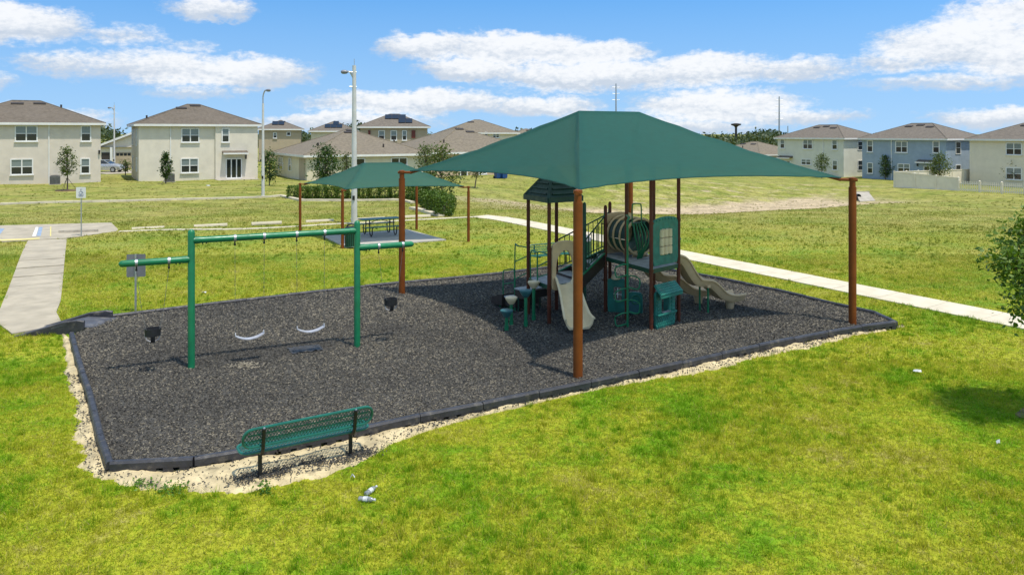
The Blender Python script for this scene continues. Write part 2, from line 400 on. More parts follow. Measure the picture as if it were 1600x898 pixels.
M['galv'] = mat('galvanised_steel', (.48, .49, .50), .42, .12, 9, metal=.75)
M['chain'] = mat('chain_steel', (.16, .16, .155), .6, .1, 20, metal=.3)
M['seatgrey'] = mat('scuffed_swing_belt', (.40, .40, .42), .35, .15, 8)
M['benchgreen'] = mat('bench_green_plastisol', (.010, .130, .094), .42, .12, 7)
M['polewhite'] = mat('light_concrete_pole', (.62, .61, .58), .8, .06, 2, bump=.15)
M['metalgrey'] = mat('grey_sign_back', (.22, .22, .235), .5, .08, 4, metal=.3)
M['white'] = mat('white_vinyl', (.78, .77, .73), .55, .04, 1.5)
M['signwhite'] = mat('sign_white', (.72, .72, .70), .5, .03, 3)
M['signblue'] = mat('sign_blue_grey', (.10, .13, .22), .5, .1, 3)
M['fencewhite'] = mat('cream_vinyl', (.80, .72, .57), .6, .05, 1.)
M['stuccoA'] = mat('warm_grey_stucco', (.68, .605, .505), .9, .035, 1.0, bump=.35, bscale=22, dirt=((.40, .36, .30), .35, .35))
M['stuccoB'] = mat('cream_grey_stucco', (.73, .665, .545), .9, .035, 1.0, bump=.35, bscale=22, dirt=((.47, .43, .35), .35, .35))
M['cream'] = mat('cream_stucco', (.70, .63, .46), .9, .035, 1.0, bump=.3, bscale=22)
M['sage'] = mat('pale_sage_stucco', (.67, .66, .555), .9, .035, 1., bump=.3, bscale=22)
M['blue'] = mat('slate_blue_stucco', (.31, .385, .455), .9, .05, 1., bump=.3, bscale=22)
M['creamy'] = mat('ivory_stucco', (.77, .69, .54), .9, .035, 1., bump=.3, bscale=22)
M['peach'] = mat('peach_stucco', (.60, .45, .30), .9, .04, 1.)
M['tanwall'] = mat('tan_stucco', (.44, .36, .25), .9, .04, 1.)
def shingle(name, col):
    m, N, b = newmat(name); tc = N.n('ShaderNodeTexCoord').outputs['Object']
    br = N.n('ShaderNodeTexBrick'); N.put(br.inputs['Vector'], N.vm('MULTIPLY', tc, (1, 1, 2.6)))
    f = N.noise(N.vm('MULTIPLY', tc, (2.2, 2.2, 7.5)), 1.3, 5, .75); g = N.noise(tc, .5, 4)
    c = N.mix(N.ramp(f, .3, .7), tuple(x*.72 for x in col), tuple(x*1.28 for x in col))
    c = N.mix(N.ramp(g, .35, .7, 0, .25), c, (.20, .17, .14))
    row = N.n('ShaderNodeTexWave', bands_direction='Z'); N.put(row.inputs['Vector'], tc); row.inputs['Scale'].default_value = 4.2; row.inputs['Distortion'].default_value = .6
    c = N.mix(N.m('MULTIPLY', N.ramp(row.outputs['Fac'], .0, .25, 1, 0), .35), c, tuple(x*.5 for x in col))
    N.put(b.inputs['Base Color'], c); b.inputs['Roughness'].default_value = .95
    bp = N.n('ShaderNodeBump'); bp.inputs['Strength'].default_value = .5; bp.inputs['Distance'].default_value = .05
    N.put(bp.inputs['Height'], f); N.L.new(bp.outputs[0], b.inputs['Normal']); return m
M['shingle'] = shingle('brown_shingle', (.140, .113, .082)); M['shingle2'] = shingle('tan_brown_shingle', (.200, .166, .116)); M['shingle3'] = shingle('grey_brown_shingle', (.165, .139, .108))
M['glass'] = glass_mat('window_glass', (.022, .026, .028)); M['glassup'] = glass_mat('window_glass_blind', (.20, .24, .24), .12)  # upper panes paler, with reflected sky put into their base colour
M['vent'] = mat('dark_roof_vent', (.045, .036, .030), .6, .1)
M['solar'] = glass_mat('solar_panel', (.004, .005, .008), .35)
M['shutter'] = mat('red_brown_shutter', (.16, .035, .022), .6)
M['bluebin'] = mat('blue_bin_plastic', (.012, .07, .24), .45)
M['acgrey'] = mat('air_conditioner_grey', (.16, .155, .14), .6)
M['carpaint'] = mat('silver_car_paint', (.55, .56, .58), .22, .02, 2, metal=.5); M['tyre'] = mat('tyre_rubber', (.02, .02, .02), .8)
M['bark'] = mat('young_bark', (.14, .105, .075), .9, .2, 12, bump=.6, stretch=(1, 1, .3))
M['bluepaint'] = mat('blue_road_paint', (.27, .35, .46), .8, .15, 3, wear=((.55, .5, .42), 4, .8))
M['yellowpaint'] = mat('faded_yellow_road_paint', (.70, .60, .22), .8, .1, 3, wear=((.60, .54, .42), 3, .8))
M['whitepaint'] = mat('white_road_paint', (.74, .73, .68), .8, .08, 3, wear=((.58, .53, .43), 4, .7))
M['leaf1'] = leaf_mat('oak_leaf', (.05, .115, .012), (.18, .28, .035)); M['leaf2'] = leaf_mat('dark_leaf', (.024, .065, .014), (.085, .145, .030))
M['leaf3'] = leaf_mat('holly_leaf', (.045, .080, .015), (.135, .175, .040)); M['hedge'] = leaf_mat('hedge_leaf', (.040, .090, .008), (.130, .205, .022), .25, 5)
M['weed'] = leaf_mat('weed_leaf', (.06, .15, .010), (.13, .27, .02)); M['faroak'] = leaf_mat('distant_leaf', (.03, .055, .018), (.075, .105, .035), .15, .1)
M['plasticclear'] = mat('scuffed_clear_plastic', (.50, .53, .55), .15, .2, 14); M['paper'] = mat('white_litter', (.60, .61, .62), .5, .05, 9)
M['plasticclear'].node_tree.nodes['Principled BSDF'].inputs['Transmission Weight'].default_value = .6
M['wearmat'] = mat('grey_plastic_sheet', (.045, .044, .042), .6, .4, 7, bump=.5, bscale=16)
M['rockwhite'] = mat('pale_concrete', (.42, .38, .31), .9, .1, 2, dirt=((.3, .27, .22), 2, .5))

# ------------------------------------------------------------------ ground
def axis_vals(lo, hi, step, far, g=1.28):
    v = list(np.arange(lo, hi+1e-6, step)); s = step
    while v[-1] < far: s *= g; v.append(v[-1]+s)
    s = step
    while v[0] > -far: s *= g; v.insert(0, v[0]-s)
    return np.array(v)
gx = axis_vals(-70, 80, 1.0, 3000); gy = axis_vals(-6, 150, 1.0, 3000)
X, Y = np.meshgrid(gx, gy); Zt = terrain(X, Y)
nx, ny = len(gx), len(gy)
me = bpy.data.meshes.new('ground')
idx = np.arange(nx*ny).reshape(ny, nx)
me.from_pydata(np.stack([X, Y, Zt], -1).reshape(-1, 3).tolist(), [], np.stack([idx[:-1, :-1], idx[:-1, 1:], idx[1:, 1:], idx[1:, :-1]], -1).reshape(-1, 4).tolist())
me.polygons.foreach_set('use_smooth', [True]*len(me.polygons)); me.materials.append(M['ground'])
ground = bpy.data.objects.new('ground', me); C.objects.link(ground); tag(ground, 'yellow-green turf ground with a dry sandy basin', kind='structure')

# playground outline (outer foot of the border), near-left corner first, counter-clockwise
NEAR = [P(172, 741), P(303, 734), P(430, 712), P(580, 682), P(666, 662), P(764, 643), P(856, 623), P(936, 606), P(1012, 590), P(1081, 575), P(1144, 560), P(1203, 547.5), P(1256, 536), P(1308, 526), P(1357, 518), P(1400, 513)]
RIGHT = [P(1395, 503.5), P(1328, 489), P(1219, 462), P(1109, 438.7), P(1030, 425), P(955, 414)]
FAR = [P(850, 425), P(775, 434.5), P(690, 443), P(600, 451.5), P(480, 465), P(330, 483), P(165, 504)]
LEFT = [P(112, 531), P(119, 560), P(128, 592), P(139, 622), P(147, 655), P(157, 697)]
OUT = [Vector((p.x, p.y)) for p in NEAR+RIGHT+FAR+LEFT]
cen = sum(OUT, Vector((0, 0)))/len(OUT)
def resample(pts, step, closed=False):
    q = [Vector(p) for p in pts]+([Vector(pts[0])] if closed else [])
    out = []; seg = [(b-a).length for a, b in zip(q, q[1:])]; L = sum(seg); n = max(1, round(L/step))
    for i in range(n+1):
        d = L*i/n; k = 0
        while k < len(seg)-1 and d > seg[k]: d -= seg[k]; k += 1
        out.append(q[k].lerp(q[k+1], min(1, d/seg[k])))
    return out
def inset(poly, d):
    n = len(poly); r = []
    for i in range(n):
        a, b, c = poly[i-1], poly[i], poly[(i+1) % n]
        n1 = (b-a).normalized(); n2 = (c-b).normalized(); m = Vector((-(n1.y+n2.y), n1.x+n2.x))
        m = m.normalized()/max(.5, math.sqrt((1+n1.dot(n2))/2)); r.append(b+m*d)
    return r
MZ = .12
INN = inset(OUT, .06)
mb = MB(); mb.prism([(p.x, p.y) for p in INN], -.1, MZ-.012)
tag(mb.build('mulch_bed', M['mulch']), kind='structure')
# border timbers: each four-foot length is a piece of its own
border = thing('playground_border', 'dark grey plastic timber edging around the rubber mulch playground', 'edging', (*OUT[0], 0))
def timber(a, b, top=.2, notch=True):
    a = Vector((a.x, a.y, 0)); b = Vector((b.x, b.y, 0)); d = (b-a); L = d.length; d.normalize(); sd = Vector((-d.y, d.x, 0))
    w = .052; g = .007
    prof = [(-w, -.03), (-w, top-.03), (-w+.022, top), (w-.022, top), (w, top-.03), (w, -.03)]
    m = MB(); up = Vector((0, 0, 1))
    m.sweep([(q[0], max(q[1], .075)) for q in prof], [(a+d*g, sd, up), (b-d*g, sd, up)])
    n = 5
    for i in range(n):                        # feet between the drainage notches of the lower half
        c = a+d*(L*(i+.5)/n); hw = L*.30/n
        m.sweep([(-w+.003, -.03), (-w+.003, .077), (w-.003, .077), (w-.003, -.03)], [(c-d*hw, sd, up), (c+d*hw, sd, up)])
    m.tube([a+d*.05+up*(top-.004), a+d*.05+up*(top+.006)], .016, 6)
    return m
# keep the left gap where the ramp enters
lines = [NEAR[:2], NEAR[1:], [NEAR[-1]]+RIGHT, [RIGHT[-1]]+FAR, LEFT+[NEAR[0]]]
border_pts = []
for ln in lines:
    q = resample([Vector((p.x, p.y)) for p in ln], 1.13)
    border_pts.append(q)
    for a, b in zip(q, q[1:]):
        wpart('border_timber', timber(a, b, .188+random.Random(a.x).uniform(-.008, .008)), M['border'], border, smooth=False)

# entrance ramp
ra = thing('playground_ramp', 'dark plastic half ramp leading from the concrete path onto the mulch', 'ramp', P(23, 525))
rn0, rn1 = P(23, 526), P(122, 521); rf0, rf1 = P(62, 512), P(166, 505)
m = MB(); m.add([rn0+Vector((0, 0, .015)), rf0+Vector((0, 0, .015)), rf1+Vector((-.35, -.14, .21)), rn1+Vector((-.35, -.14, .21)), rf1+Vector((.35, .1, .12)), rn1+Vector((.35, .1, .12)),
                  rn0-Vector((0, 0, .1)), rf0-Vector((0, 0, .1)), rf1+Vector((.35, .1, -.1)), rn1+Vector((.35, .1, -.1))],
                 [(0, 1, 2, 3), (3, 2, 4, 5), (0, 3, 5, 9, 6), (1, 7, 8, 4, 2), (6, 7, 1, 0), (5, 4, 8, 9), (6, 9, 8, 7)])
wpart('ramp_surface', m, M['rampgrey'], ra)
for a, b in ((rn0, rn1), (rf0, rf1)):
    d = (b-a).normalized(); sd = Vector((-d.y, d.x, 0)); up = Vector((0, 0, 1)); m = MB(); fr = []
    for t, h in ((0, .03), (.12, .06), (.5, .20), (.75, .30), (1.0, .33), (1.1, .30)): fr.append((a.lerp(b, t)+up*(h-.3), sd, up))
    m.sweep([(-.05, 0), (-.05, .28), (-.03, .3), (.03, .3), (.05, .28), (.05, 0)], fr); wpart('ramp_wall', m, M['border'], ra)

# sand strip along the outside of the border
rng = random.Random(4)
so_px = [(97, 522), (100, 560), (108, 605), (121, 655), (127, 700), (122, 735), (150, 752), (215, 764), (270, 760), (330, 771), (400, 770), (455, 760), (520, 744), (570, 722), (610, 694), (680, 675), (740, 659), (800, 645), (870, 628), (950, 611), (1010, 602), (1080, 590), (1150, 574), (1200, 563), (1260, 549), (1320, 534), (1380, 523), (1412, 516)]
so_px = [(a, b-(5.5 if a > 640 else 0)) for a, b in so_px]
outer = resample([Vector(P(*q)[:2]) for q in so_px], .06)
inner = resample([Vector((p.x, p.y)) for p in LEFT+NEAR], .06)
ninn = len(outer); inner = [Vector((0, 0))]*0 or resample([Vector((p.x, p.y)) for p in LEFT+NEAR], sum((b-a).length for a, b in zip(LEFT+NEAR, (LEFT+NEAR)[1:]))/(ninn-1))[:ninn]
while len(inner) < ninn: inner.append(inner[-1])
def wob(i, f, s): return math.sin(i*f+s)*.5+math.sin(i*f*2.7+s*3)*.3+math.sin(i*f*6.1+s)*.2
rows = 7; vs = []; fs = []; SANDOUT = []
for i in range(ninn):
    o = outer[i]; q = inner[i]; d = (o-q); o2 = o+d.normalized()*(.13*wob(i, .11, 1.)+.06*rng.uniform(-1, 1))
    SANDOUT.append(o2)
    for k in range(rows):
        t = k/(rows-1); p = q.lerp(o2, t)
        edge = 1-t**4
        z = .006+edge*(.035+.030*math.sin(p.x*5.1+p.y*3)*math.sin(p.y*6.3)+rng.uniform(-.012, .014))
        vs.append((p.x, p.y, z if k < rows-1 else -.015))
for i in range(ninn-1):
    for k in range(rows-1): a = i*rows+k; fs.append((a, a+1, a+rows+1, a+rows))
mb = MB(); mb.add(vs, fs); tag(mb.build('sand_strip', M['sand'], smooth=True, fix=False), 'pale sand washed out along the playground edging', kind='stuff')

# concrete: path, car-park pad, ribbon kerb, sidewalk, picnic slab
def paved(name, label, L0, L1, n, z0=-.08, z1=.035, gap=.008, mtl='concrete', piece='slab'):
    """strip between polylines L0 and L1 laid as n separate slabs"""
    o = bpy.data.objects.new(name, None); C.objects.link(o); o.location = (L0[0][0], L0[0][1], 0); tag(o, label, kind='structure')
    A = resample([Vector(p[:2]) for p in L0], 1e9 if n == 1 else sum((Vector(b[:2])-Vector(a[:2])).length for a, b in zip(L0, L0[1:]))/n)
    B = resample([Vector(p[:2]) for p in L1], 1e9 if n == 1 else sum((Vector(b[:2])-Vector(a[:2])).length for a, b in zip(L1, L1[1:]))/n)
    for i in range(n):
        e = (A[i+1]-A[i]).normalized()*gap; f = (B[i+1]-B[i]).normalized()*gap
        zz = float(terrain(A[i].x, A[i].y)); w = MB(); w.prism([A[i]+e, A[i+1]-e, B[i+1]-f, B[i]+f], z0+zz, z1+zz)
        wpart(piece, w, M[mtl], o)
    return o
PATH_L = [(-21.5, 34.1), (-13.77, 20.65), (-13.2, 19.5), (-11.75, 18.05)]; PATH_R = [(-20.0, 34.5), (-12.75, 21.7), (-12.2, 20.5), (-11.05, 18.9)]
paved('path', 'pale concrete path from the car park to the playground ramp', PATH_L, PATH_R, 11)
padp = [P(-160, 382), P(0, 378), P(105, 372.5), P(187, 361.5), P(174, 348.5), P(0, 353), P(-160, 358)]
mb = MB(); mb.prism([p[:2] for p in padp], -.08, .028); pad = mb.build('car_park_pad', M['concrete']); tag(pad, 'pale concrete accessible parking pad', kind='structure')
def paint(px4, mtl, z=.033):
    w = MB(); w.prism([P(*q, z)[:2] for q in px4], z-.001, z); return wpart('paint_stripe', w, M[mtl], pad)
paint([(57, 368.5), (63.5, 368.5), (67, 354.5), (61, 354.5)], 'bluepaint'); paint([(50, 369), (56, 368.8), (60, 354.8), (56, 354.8)], 'whitepaint')
paint([(-14, 371), (-4, 371), (7, 357), (-1, 357)], 'bluepaint'); paint([(-60, 378.5), (44, 374.6), (62, 373), (62, 371.4), (40, 372.5), (-60, 376.5)], 'yellowpaint')
paint([(78, 369), (80, 369), (80, 354), (78.4, 354)], 'yellowpaint')
w = MB(); ws0, ws1 = P(92, 364.5), P(153, 362.5); d = (ws1-ws0).normalized(); sd = Vector((-d.y, d.x, 0))
w.sweep([(-.09, .03), (-.07, .13), (.07, .13), (.09, .03)], [(ws0, sd, Vector((0, 0, 1))), (ws1, sd, Vector((0, 0, 1)))])
tag(w.build('wheel_stop', mat('weathered_wheel_stop', (.36, .32, .25), .9), None, loc=ws0), 'weathered grey wheel stop lying on the concrete parking pad', 'wheel stop', 'wheel stops of the car park')
for i, (a, b) in enumerate((((206, 359.2), (257, 356.8)), ((303, 355), (355, 352.3)), ((393, 351), (440, 348.8)), ((478, 347.6), (521, 345.6)), ((548, 344.5), (601, 342)), ((632, 340.2), (672, 338.3)))):
    w = MB(); a = P(*a); b = P(*b); d = (b-a).normalized(); sd = Vector((-d.y, d.x, 0)); up = Vector((0, 0, 1))
    w.sweep([(-.09, -.02), (-.09, .05), (-.06, .12), (.06, .12), (.09, .05), (.09, -.02)], [(a, sd, up), (b, sd, up)])
    tag(w.build('wheel_stop', M['kerb'], None, loc=a), 'pale concrete wheel stop on the grass car park, %s from the left' % ('first', 'second', 'third', 'fourth', 'fifth', 'rightmost, sixth')[i], 'wheel stop', 'wheel stops of the car park')
# ribbon kerb on the near side of the grass car park, raised kerb on its far side
RK = [P(186, 363), P(380, 357.6), P(547, 349.4), P(700, 341.2), P(757, 338.6)]
def offs(pl, w):
    r = []
    for i, p in enumerate(pl):
        t = Vector(pl[min(i+1, len(pl)-1)][:2])-Vector(pl[max(i-1, 0)][:2]); t.normalize(); r.append((p[0]-t.y*w, p[1]+t.x*w))
    return r
paved('ribbon_kerb', 'thin flush concrete edging along the near side of the grass car park', offs(RK, -.16), offs(RK, .16), 20, mtl='kerb')
FK = [P(-150, 323.5), P(0, 320), P(210, 314.5), P(420, 309), P(441, 307)]
paved('kerb', 'pale concrete kerb along the far side of the car park', offs(FK, -.16), offs(FK, .16), 22, z1=.13, mtl='kerb')
FK2 = [P(441, 307.5), P(467, 315), P(545, 314.5), P(624, 313), P(645, 318.5)]; FK3 = [P(643, 327), P(660, 330), P(690, 338)]
paved('kerb', 'raised concrete kerb in front of the clipped hedge row', offs(FK2, -.16), offs(FK2, .16), 12, z1=.13, mtl='kerb')
paved('kerb', 'short raised concrete kerb beside the hedge end', offs(FK3, -.18), offs(FK3, .18), 6, z1=.15, mtl='kerb')
# sidewalk: bends away from the kerb and runs straight past the playground
SW = [Vector((-1.9, 44.0)), Vector((-.6, 42.7)), Vector((.75, 40.4)), Vector((13.0, 18.85)), Vector((20.5, 5.7))]
paved('sidewalk', 'pale concrete sidewalk running diagonally past the playground', offs(SW, -.68), offs(SW, .68), 30, z1=.03, mtl='kerb')
SLAB = [P(504, 370), P(541, 388), P(697, 376), P(636, 359.5)]
mb = MB(); mb.prism([p[:2] for p in SLAB], -.1, .05); tag(mb.build('picnic_slab', M['slabgrey']), 'grey concrete slab under the small shade canopy', kind='structure')

# mulch chips: real wedges of shredded rubber, too many to count
rs = np.random.RandomState(3)
xs = [p.x for p in INN]; ys = [p.y for p in INN]
n = 480000; cx = rs.uniform(min(xs), max(xs), n); cy = rs.uniform(min(ys), max(ys), n)
dens = np.clip((17.0/np.maximum(cy, 1))**1.6, .18, 1.)
k = inpoly(cx, cy, INN) & (rs.rand(n) < dens); cx, cy = cx[k], cy[k]; n = len(cx)
def chips(cx, cy, cz, L0, W0, rs, tone=None):
    n = len(cx); far = np.clip(np.hypot(cx, cy)/17, .85, 1.25)
    L = L0*rs.uniform(.55, 1.35, n)*far; W = W0*rs.uniform(.6, 1.3, n)*far; a = rs.uniform(0, 2*np.pi, n); tl = rs.normal(0, .38, n); rl = rs.normal(0, .5, n)
    dx = np.stack([np.cos(a)*np.cos(tl), np.sin(a)*np.cos(tl), np.sin(tl)], -1); sd = np.stack([-np.sin(a)*np.cos(rl), np.cos(a)*np.cos(rl), np.sin(rl)], -1)
    c = np.stack([cx, cy, cz], -1); h = rs.uniform(.006, .016, n)
    A = c-dx*L[:, None]/2-sd*W[:, None]/2; B = c+dx*L[:, None]/2-sd*W[:, None]/2*.7; D = c+dx*L[:, None]/2+sd*W[:, None]/2; E = c-dx*L[:, None]/2+sd*W[:, None]/2*.8
    m1 = c-dx*L[:, None]/2*.8; m2 = c+dx*L[:, None]/2*.9; m1[:, 2] += h; m2[:, 2] += h
    V = np.concatenate([np.stack([A, B, m2, m1], 1), np.stack([m1, m2, D, E], 1)], 0)
    t = rs.rand(n) if tone is None else tone
    return V, np.concatenate([t, t])
scuff = np.ones(n)                              # scuffed, dustier hollows under the swings and at the slide exits
for (px_, py_), r_, k_ in (((392, 556), .55, .62), ((487, 540), .6, .62), ((238, 560), .4, .7), ((612, 512), .4, .7), ((905, 525), .6, .66), ((1165, 480), .5, .7)):
    q_ = P(px_, py_, MZ); scuff *= 1-(1-k_)*np.exp(-((cx-q_.x)**2+(cy-q_.y)**2)/(r_*r_))
V, t = chips(cx, cy, MZ-(1-scuff)*.02+rs.uniform(-.016, .012, n), .042, .014, rs, np.clip(rs.rand(n)+.10*np.sin(cx*.9+np.sin(cy*.7)*2)*np.sin(cy*.8+1), 0, 1)*scuff)
mo = tri_mesh('mulch_chips', V, M['chip'], t, 4); tag(mo, 'shredded dark rubber mulch with pale flecks', kind='stuff')
# stray chips kicked over the edging onto the sand
n = 2600; i = rs.randint(60, ninn-1, n); f = rs.rand(n)**1.6*.95
cx = np.array([inner[a].lerp(SANDOUT[a], b).x for a, b in zip(i, f)]); cy = np.array([inner[a].lerp(SANDOUT[a], b).y for a, b in zip(i, f)])
m0, m1_ = Vector((-3.75, 10.42)), Vector((-2.05, 11.38)); nb = 1500
tt = rs.rand(nb); cx = np.concatenate([cx, m0.x+(m1_.x-m0.x)*tt+rs.normal(0, .09, nb)]); cy = np.concatenate([cy, m0.y+(m1_.y-m0.y)*tt+rs.normal(0, .10, nb)])
V, t = chips(cx, cy, rs.uniform(.035, .06, len(cx)), .040, .018, rs, rs.rand(len(cx))*.7)
tag(tri_mesh('stray_mulch_chips', V, M['chip'], t, 4), 'dark mulch chips scattered over the sand strip', kind='stuff')

# grass blades
EXCL = [[p for p in OUT], [Vector(p) for p in SANDOUT]+[Vector((p.x, p.y)) for p in (LEFT+NEAR)[::-1]],
        [Vector(p) for p in PATH_L]+[Vector(p) for p in PATH_R[::-1]], [Vector(p[:2]) for p in padp], [Vector(p[:2]) for p in SLAB],
        [Vector(p) for p in offs(SW, -.66)]+[Vector(p) for p in offs(SW, .66)[::-1]], [Vector(p) for p in offs(RK, -.14)]+[Vector(p) for p in offs(RK, .14)[::-1]],
        [Vector(p[:2]) for p in (rn0, rn1, rf1, rf0)]]
def blades(n, ylo, yhi, w, h, seed, half=.70):
    rs = np.random.RandomState(seed)
    y = np.sqrt(rs.uniform(ylo**2, yhi**2, n)); x = rs.uniform(-half, half, n)*y
    keep = np.ones(n, bool)
    jx, jy = x+rs.normal(0, .035, n), y+rs.normal(0, .035, n)      # ragged edges: some blades creep over
    for e in EXCL[1:]: keep &= ~inpoly(jx, jy, e)
    keep &= ~inpoly(x, y, EXCL[0])
    # clumpy sward
    cl = np.sin(x*3.1+np.sin(y*2.3)*2)*np.sin(y*3.7+np.sin(x*1.9)*2)*.25+.75
    keep &= rs.rand(n) < cl*(1-sstep(40, 62, np.hypot(x, y)))
    x, y = x[keep], y[keep]; n = len(x); z = terrain(x, y)-.004
    a = rs.uniform(0, 2*np.pi, n); le = rs.normal(0, 1.25, n); hh = h*rs.uniform(.45, 1.35, n); ww = w*rs.uniform(.7, 1.3, n)
    patch = np.sin(x*.9+1.7)*np.sin(y*.8+.5)*.25+1; hh *= patch
    bx, by = np.cos(a)*ww/2, np.sin(a)*ww/2
    A = np.stack([x-bx, y-by, z], -1); B = np.stack([x+bx, y+by, z], -1)
    la = rs.uniform(0, 2*np.pi, n)
    T = np.stack([x+np.cos(la)*np.abs(le)*hh, y+np.sin(la)*np.abs(le)*hh, z+hh], -1)
    return np.stack([A, B, T], 1), rs.rand(n)
near = [blades(520000, 7.8, 16, .010, .046, 1), blades(420000, 16, 30, .019, .050, 2), blades(260000, 30, 62, .040, .055, 5, .68)]
def tufts(nt, per, ylo, yhi, w, h, seed, half=.70):
    """taller tussocks standing out of the sward"""
    rs = np.random.RandomState(seed); y = np.sqrt(rs.uniform(ylo**2, yhi**2, nt)); x = rs.uniform(-half, half, nt)*y; keep = np.ones(nt, bool)
    for e in EXCL: keep &= ~inpoly(x, y, e)
    keep &= rs.rand(nt) < np.clip(.5+.6*np.sin(x*.8+2)*np.sin(y*.9+np.sin(x)), .08, 1)
    x, y = x[keep], y[keep]; nt = len(x); x = np.repeat(x, per); y = np.repeat(y, per); n = len(x); sz = np.repeat(rs.uniform(.6, 1.3, nt), per)
    x = x+rs.normal(0, .035, n)*sz; y = y+rs.normal(0, .035, n)*sz; z = terrain(x, y)-.004; a = rs.uniform(0, 2*np.pi, n); le = np.abs(rs.normal(0, .6, n)); hh = h*sz*rs.uniform(.5, 1.2, n)
    bx, by = np.cos(a)*w/2, np.sin(a)*w/2; la = rs.uniform(0, 2*np.pi, n)
    return np.stack([np.stack([x-bx, y-by, z], -1), np.stack([x+bx, y+by, z], -1), np.stack([x+np.cos(la)*le*hh, y+np.sin(la)*le*hh, z+hh], -1)], 1), np.repeat(rs.rand(nt)*.5, per)*.8+rs.rand(n)*.1
near += [tufts(5200, 26, 7.8, 20, .011, .10, 21), tufts(3600, 16, 18, 40, .022, .12, 22), tufts(4500, 7, 38, 80, .05, .08, 23, .68)]
V = np.concatenate([a for a, b in near]); t = np.concatenate([b for a, b in near])
tag(tri_mesh('lawn_grass', V, M['blade'], t, 3), 'short yellow-green lawn grass', kind='stuff')

# ------------------------------------------------------------------ shade canopies
UP = Vector((0, 0, 1))
def canopy(label, posts, base_z, eave, ridge_z, half_ridge, pr, sag_in, sag_up, ridge_dir, inset_c, cap):
    """posts: four ground points in order left, near, right, far; ridge runs along near->right"""
    c = sum((Vector((p[0], p[1], 0)) for p in posts), Vector())/4
    root = thing('shade_structure', label, 'shade canopy', (c.x, c.y, base_z))
    rd = Vector((ridge_dir[0], ridge_dir[1], 0)).normalized()
    RL = c-rd*half_ridge+UP*ridge_z; RR = c+rd*half_ridge+UP*ridge_z
    cor = []
    for p in posts:
        q = Vector((p[0], p[1], 0)); d = (c-q).normalized(); cor.append(q+d*inset_c+UP*eave)
        m = MB(); m.tube([q+UP*(base_z-.3), q+UP*(eave-.22)], pr, 14); po = wpart('post', m, M['rust'], root, smooth=True)
        m = MB(); m.tube([q+UP*(eave-.24), q+UP*(eave-.04)], pr*.78, 12); m.tube([q+UP*(eave-.06), q+UP*(eave+.0), q+UP*(eave+.015)], [pr*.95, pr*.95, pr*.5], 12)
        m.tube([q+UP*(eave-.05)-d*pr*1.25, q+UP*(eave-.045)+d*(inset_c+.02)], pr*.42, 8)
        co = m.build('post_top', M['rust'], None, loc=root.location, smooth=True); co.parent = po; co.location = (0, 0, 0)
    # cloth: four panels, edges drawn inward by the tension cable
    me = bpy.data.meshes.new('canopy_fabric'); vs = []; fs = []; uv = []
    NU, NV = 28, 14
    edges = []
    for k in range(4):
        a, b = cor[k], cor[(k+1) % 4]; r0, r1 = ((RL, RL), (RL, RR), (RR, RR), (RR, RL))[k]
        mid = (a+b)/2; nin = (c-mid); nin.z = 0; nin.normalize(); base = len(vs); L = (b-a).length; ed = []
        for j in range(NV+1):
            v = j/NV
            for i in range(NU+1):
                u = i/NU; s = 4*u*(1-u)
                e = a.lerp(b, u)+nin*(sag_in*L*s)+UP*(sag_up*s)
                rr = r0.lerp(r1, u)
                p = e.lerp(rr, v)-UP*(.10*s*4*v*(1-v)*L/9)
                hip = 1-s
                p = p-UP*(.06*hip*4*v*(1-v))
                for cu in (u, 1-u): p = p+UP*(.020*math.sin(v*26+cu*9)*math.exp(-(cu*9)**1.0)*4*v*(1-v)+.012*math.sin(cu*70)*math.exp(-v*7)*math.exp(-cu*5))
                vs.append(p); uv.append((u*L, v*4+k*9.7))
                if j == 0: ed.append(p)
        edges.append(ed)
        for j in range(NV):
            for i in range(NU):
                q = base+j*(NU+1)+i; fs.append((q, q+1, q+NU+2, q+NU+1))
    me.from_pydata([tuple(v-root.location) for v in vs], [], fs)
    ul = me.uv_layers.new(name='UVMap')
    for lp in me.loops: ul.data[lp.index].uv = uv[lp.vertex_index]
    bm = bmesh.new(); bm.from_mesh(me); bmesh.ops.remove_doubles(bm, verts=bm.verts, dist=.0005); bmesh.ops.recalc_face_normals(bm, faces=bm.faces); bm.to_mesh(me); bm.free()
    me.polygons.foreach_set('use_smooth', [True]*len(me.polygons)); me.set_sharp_from_angle(angle=R(17))
    me.materials.append(M['fabric']); o = bpy.data.objects.new('canopy_fabric', me); C.objects.link(o); o.parent = root
    m = MB()
    for ed in edges: m.tube(ed, .014, 5)
    h = m.build('cable_hem', M['fabric'], None, loc=root.location); h.parent = o; h.location = (0, 0, 0)
    # steel hip rafters and ridge beam below the cloth
    m = MB(); m.tube([RL-UP*.06, RR-UP*.06], .04, 8); wpart('ridge_beam', m, M['rust'], root)
    for q, r in zip(cor, (RL, RL, RR, RR)):
        m = MB(); m.tube([q-UP*.06, q.lerp(r, .5)-UP*.19, r-UP*.08], .035, 8); wpart('rafter', m, M['rust'], root, smooth=True)
    return root
big = [P(628, 458, MZ), P(903, 588, MZ), P(1332, 505, MZ)]; big.append(big[0]+big[2]-big[1]); big[3] = big[3]+Vector((.2, 0, 0))
canopy('large dark green hipped shade canopy on four brown posts over the play structure', big, MZ, 3.66, 5.33, 1.0, .092, .085, .10, big[2]-big[1], .26, 1)
small = [Vector((-9.85, 35.7, 0)), Vector((-6.99, 31.67, 0)), Vector((-1.905, 33.6, 0)), Vector((-4.69, 37.75, 0))]
canopy('small dark green hipped shade canopy on slim brown posts over the picnic table', small, 0., 2.42, 3.42, .85, .062, .07, .04, small[2]-small[1], .2, 1)

